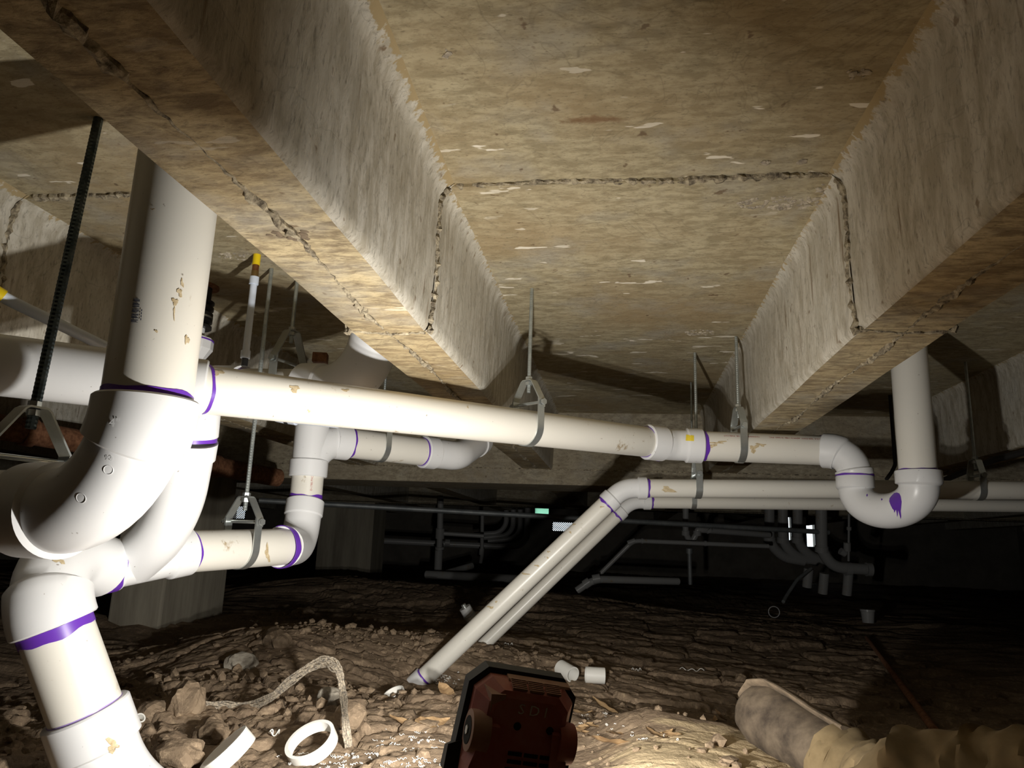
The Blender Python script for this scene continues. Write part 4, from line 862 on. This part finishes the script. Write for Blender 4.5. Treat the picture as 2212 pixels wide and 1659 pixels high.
a, c = at(1020, 1340, 3.0), at(1004, 1312, 3.0); part(root, 'stub', sweep([a - (c-a)*.6, c], .024, 22), 'pvcdim'); part(root, 'nozzle', sweep([c, c + (c-a)*.22], .010, 14), 'zinc')
part(root, 'collar', sweep([lerp(a, c, .35), lerp(a, c, .45)], .026, 22), 'galv')
# frayed strap
sp = [onground(418, 1533) + Zv*.012, onground(480, 1537) + Zv*.012, onground(540, 1540) + Zv*.015]
g1 = onground(550, 1536); zc = float(RW.T[2] @ (g1 - CAM)); e = onground(752, 1625); ze = float(RW.T[2] @ (e - CAM))
sp += [at(585, 1508, zc*.995), at(640, 1460, zc*.99), at(685, 1432, zc*.985), at(712, 1428, zc*.975), at(733, 1448, zc*.96), at(742, 1500, zc*.94), at(746, 1560, ze*1.01), e + Zv*.01]
P = np.array(sp); s_ = np.linspace(0, len(P)-1, 90); Q = np.stack([np.interp(s_, np.arange(len(P)), P[:, k]) for k in range(3)], 1)
for _ in range(6): Q[1:-1] = (Q[:-2] + 2*Q[1:-1] + Q[2:])/4
root = empty('frayed_strap', Q[0], 'frayed gray fabric strap looping up out of the dirt', 'strap')
T = np.gradient(Q, axis=0); T /= np.linalg.norm(T, axis=1)[:, None]; sd = np.array([unit(np.cross(t, CAM - q)) for t, q in zip(T, Q)])
wd_ = np.interp(np.arange(90), [0, 20, 35, 55, 62, 70, 90], [.009, .009, .008, .013, .008, .006, .006])
for k in range(9):
    off = (k-4)/4; wob = .0012*np.sin(np.arange(90)*.5+k*2) + .0008*RNG.uniform(-1, 1, 90)
    mk('strand', sweep(Q + sd*(off*wd_ + wob)[:, None] + np.outer(.001*np.sin(np.arange(90)*.8+k), [0, 0, 1]), .0019, 6), MT['strap'], root)
# dead leaves
def leaf(c, r, yaw_, tilt, curl, label, group=None):
    n, m_ = 12, 5; V, F = [], []
    for i in range(n):
        t = i/(n-1); w = math.sin(math.pi*min(1, t*1.02))**.8*.38*(1-.3*t)+.012
        for k in range(m_):
            q = (k/(m_-1)-.5)*2; V.append(((t-.5)*2*r, q*w*r, r*(curl*(t-.5)**2*1.6 + abs(q)*w*.55*curl + .03*math.sin(t*19+q*2))))
    nn = n*m_; V = np.array(V); V = np.vstack([V, V - np.array([0, 0, .0007])])
    for i in range(n-1):
        for k in range(m_-1):
            a = i*m_+k; F += [[a, a+1, a+m_+1, a+m_], [a+nn, a+m_+nn, a+m_+1+nn, a+1+nn]]
    R_ = Matrix.Rotation(yaw_, 3, 'Z') @ Matrix.Rotation(tilt, 3, 'Y') @ Matrix.Rotation(RNG.uniform(-.5, .5), 3, 'X'); V = V @ np.array(R_).T
    V = V + np.asarray(c) - np.array([0, 0, V[:, 2].min() - .001]); return mk('dead_leaf', (V, F), MT['leaf'], label=label, cat='leaf', group=group, sharp=60)
for px, py, r, yw, ti, lab in ((885, 1572, .05, .1, .2, 'flat tan dead leaf left of the work light'), (930, 1570, .055, 1.0, .1, 'long tan dead leaf touching the work light'), (965, 1512, .05, 1.3, .5, 'upright tan leaf between pipe foot and work light'),
        (1310, 1540, .055, -.6, .3, 'curled gray-brown leaf below the right coupling'), (1255, 1545, .045, .9, .2, 'broad brown leaf below the left coupling'), (1465, 1566, .055, .05, .1, 'broad torn tan leaf piece midway to the boot'), (1395, 1562, .05, .4, .25, 'crumpled leaf left of the broad torn piece'), (1556, 1560, .035, .8, .6, 'small tilted leaf just left of the boot tip'), (1330, 1610, .06, .2, .05, 'pale flat leaf right of the work light at the bottom edge')):
    leaf(onground(px, py), r, yw, ti, .55, lab)
for k in range(24):
    px, py = RNG.uniform(1240, 1600), RNG.uniform(1548, 1592); leaf(onground(px, py), RNG.uniform(.018, .04), RNG.uniform(0, 6.28), RNG.uniform(-.2, .3), RNG.uniform(.3, .8), 'small brown leaf scrap on the tan mud between lamp and boot', 'leaf scraps beside the boot')
# white pvc shavings: nobody could count them
parts = []
def curl(c, L_, r):
    t = np.linspace(0, 1, 11); a = RNG.uniform(0, 6.28); turns = RNG.uniform(1, 3)*6.28
    P = np.stack([t*L_, r*np.cos(t*turns), r*np.sin(t*turns) + r], 1); R_ = np.array(Matrix.Rotation(a, 3, 'Z')); return sweep(P @ R_.T + c, .0006, 4)
for cx_, cy_, sx_, sy_, n in ((850, 1645, 130, 40, 70), (900, 1600, 45, 55, 40), (1310, 1555, 80, 22, 26), (1400, 1590, 90, 25, 14), (960, 1470, 25, 14, 40), (700, 1650, 90, 25, 40)):
    for _ in range(n):
        c = onground(RNG.normal(cx_, sx_*.6), RNG.normal(cy_, sy_*.6))
        if np.hypot(c[0]-LC[0], c[1]-LC[1]) < .12 or c[1] < .3: continue
        parts.append(curl(c + Zv*.001, RNG.uniform(.004, .02), RNG.uniform(.0008, .0022)))
mk('pvc_shavings', join(*parts), MT['scrap'], label='white plastic shavings strewn around the work light', cat='shavings', kind='stuff')
for (px, py), w_, lab in (((548, 1345), 10, 'thin white curl on the dirt ledge below the pier'), ((1495, 1450), 26, 'wiggly white thread on the dark dirt right of the couplings'), ((1375, 1450), 10, 'short white thread between couplings and wiggly thread'), ((590, 1590), 10, 'white spiral shaving between the two rings'), ((1098, 1395), 9, 'white plastic sliver by the sloping pipes')):
    q = onground(px, py); n = 26; t = np.linspace(0, 1, n); z_ = float(RW.T[2] @ (q - CAM)); Lw = w_*2*z_/1600
    P = np.stack([q[0] + (t-.5)*Lw, q[1] + .012*np.sin(t*9), q[2] + .006 + .005*np.sin(t*16)], 1); mk('white_thread', sweep(P, .0014, 6), MT['scrap'], label=lab, cat='plastic thread')
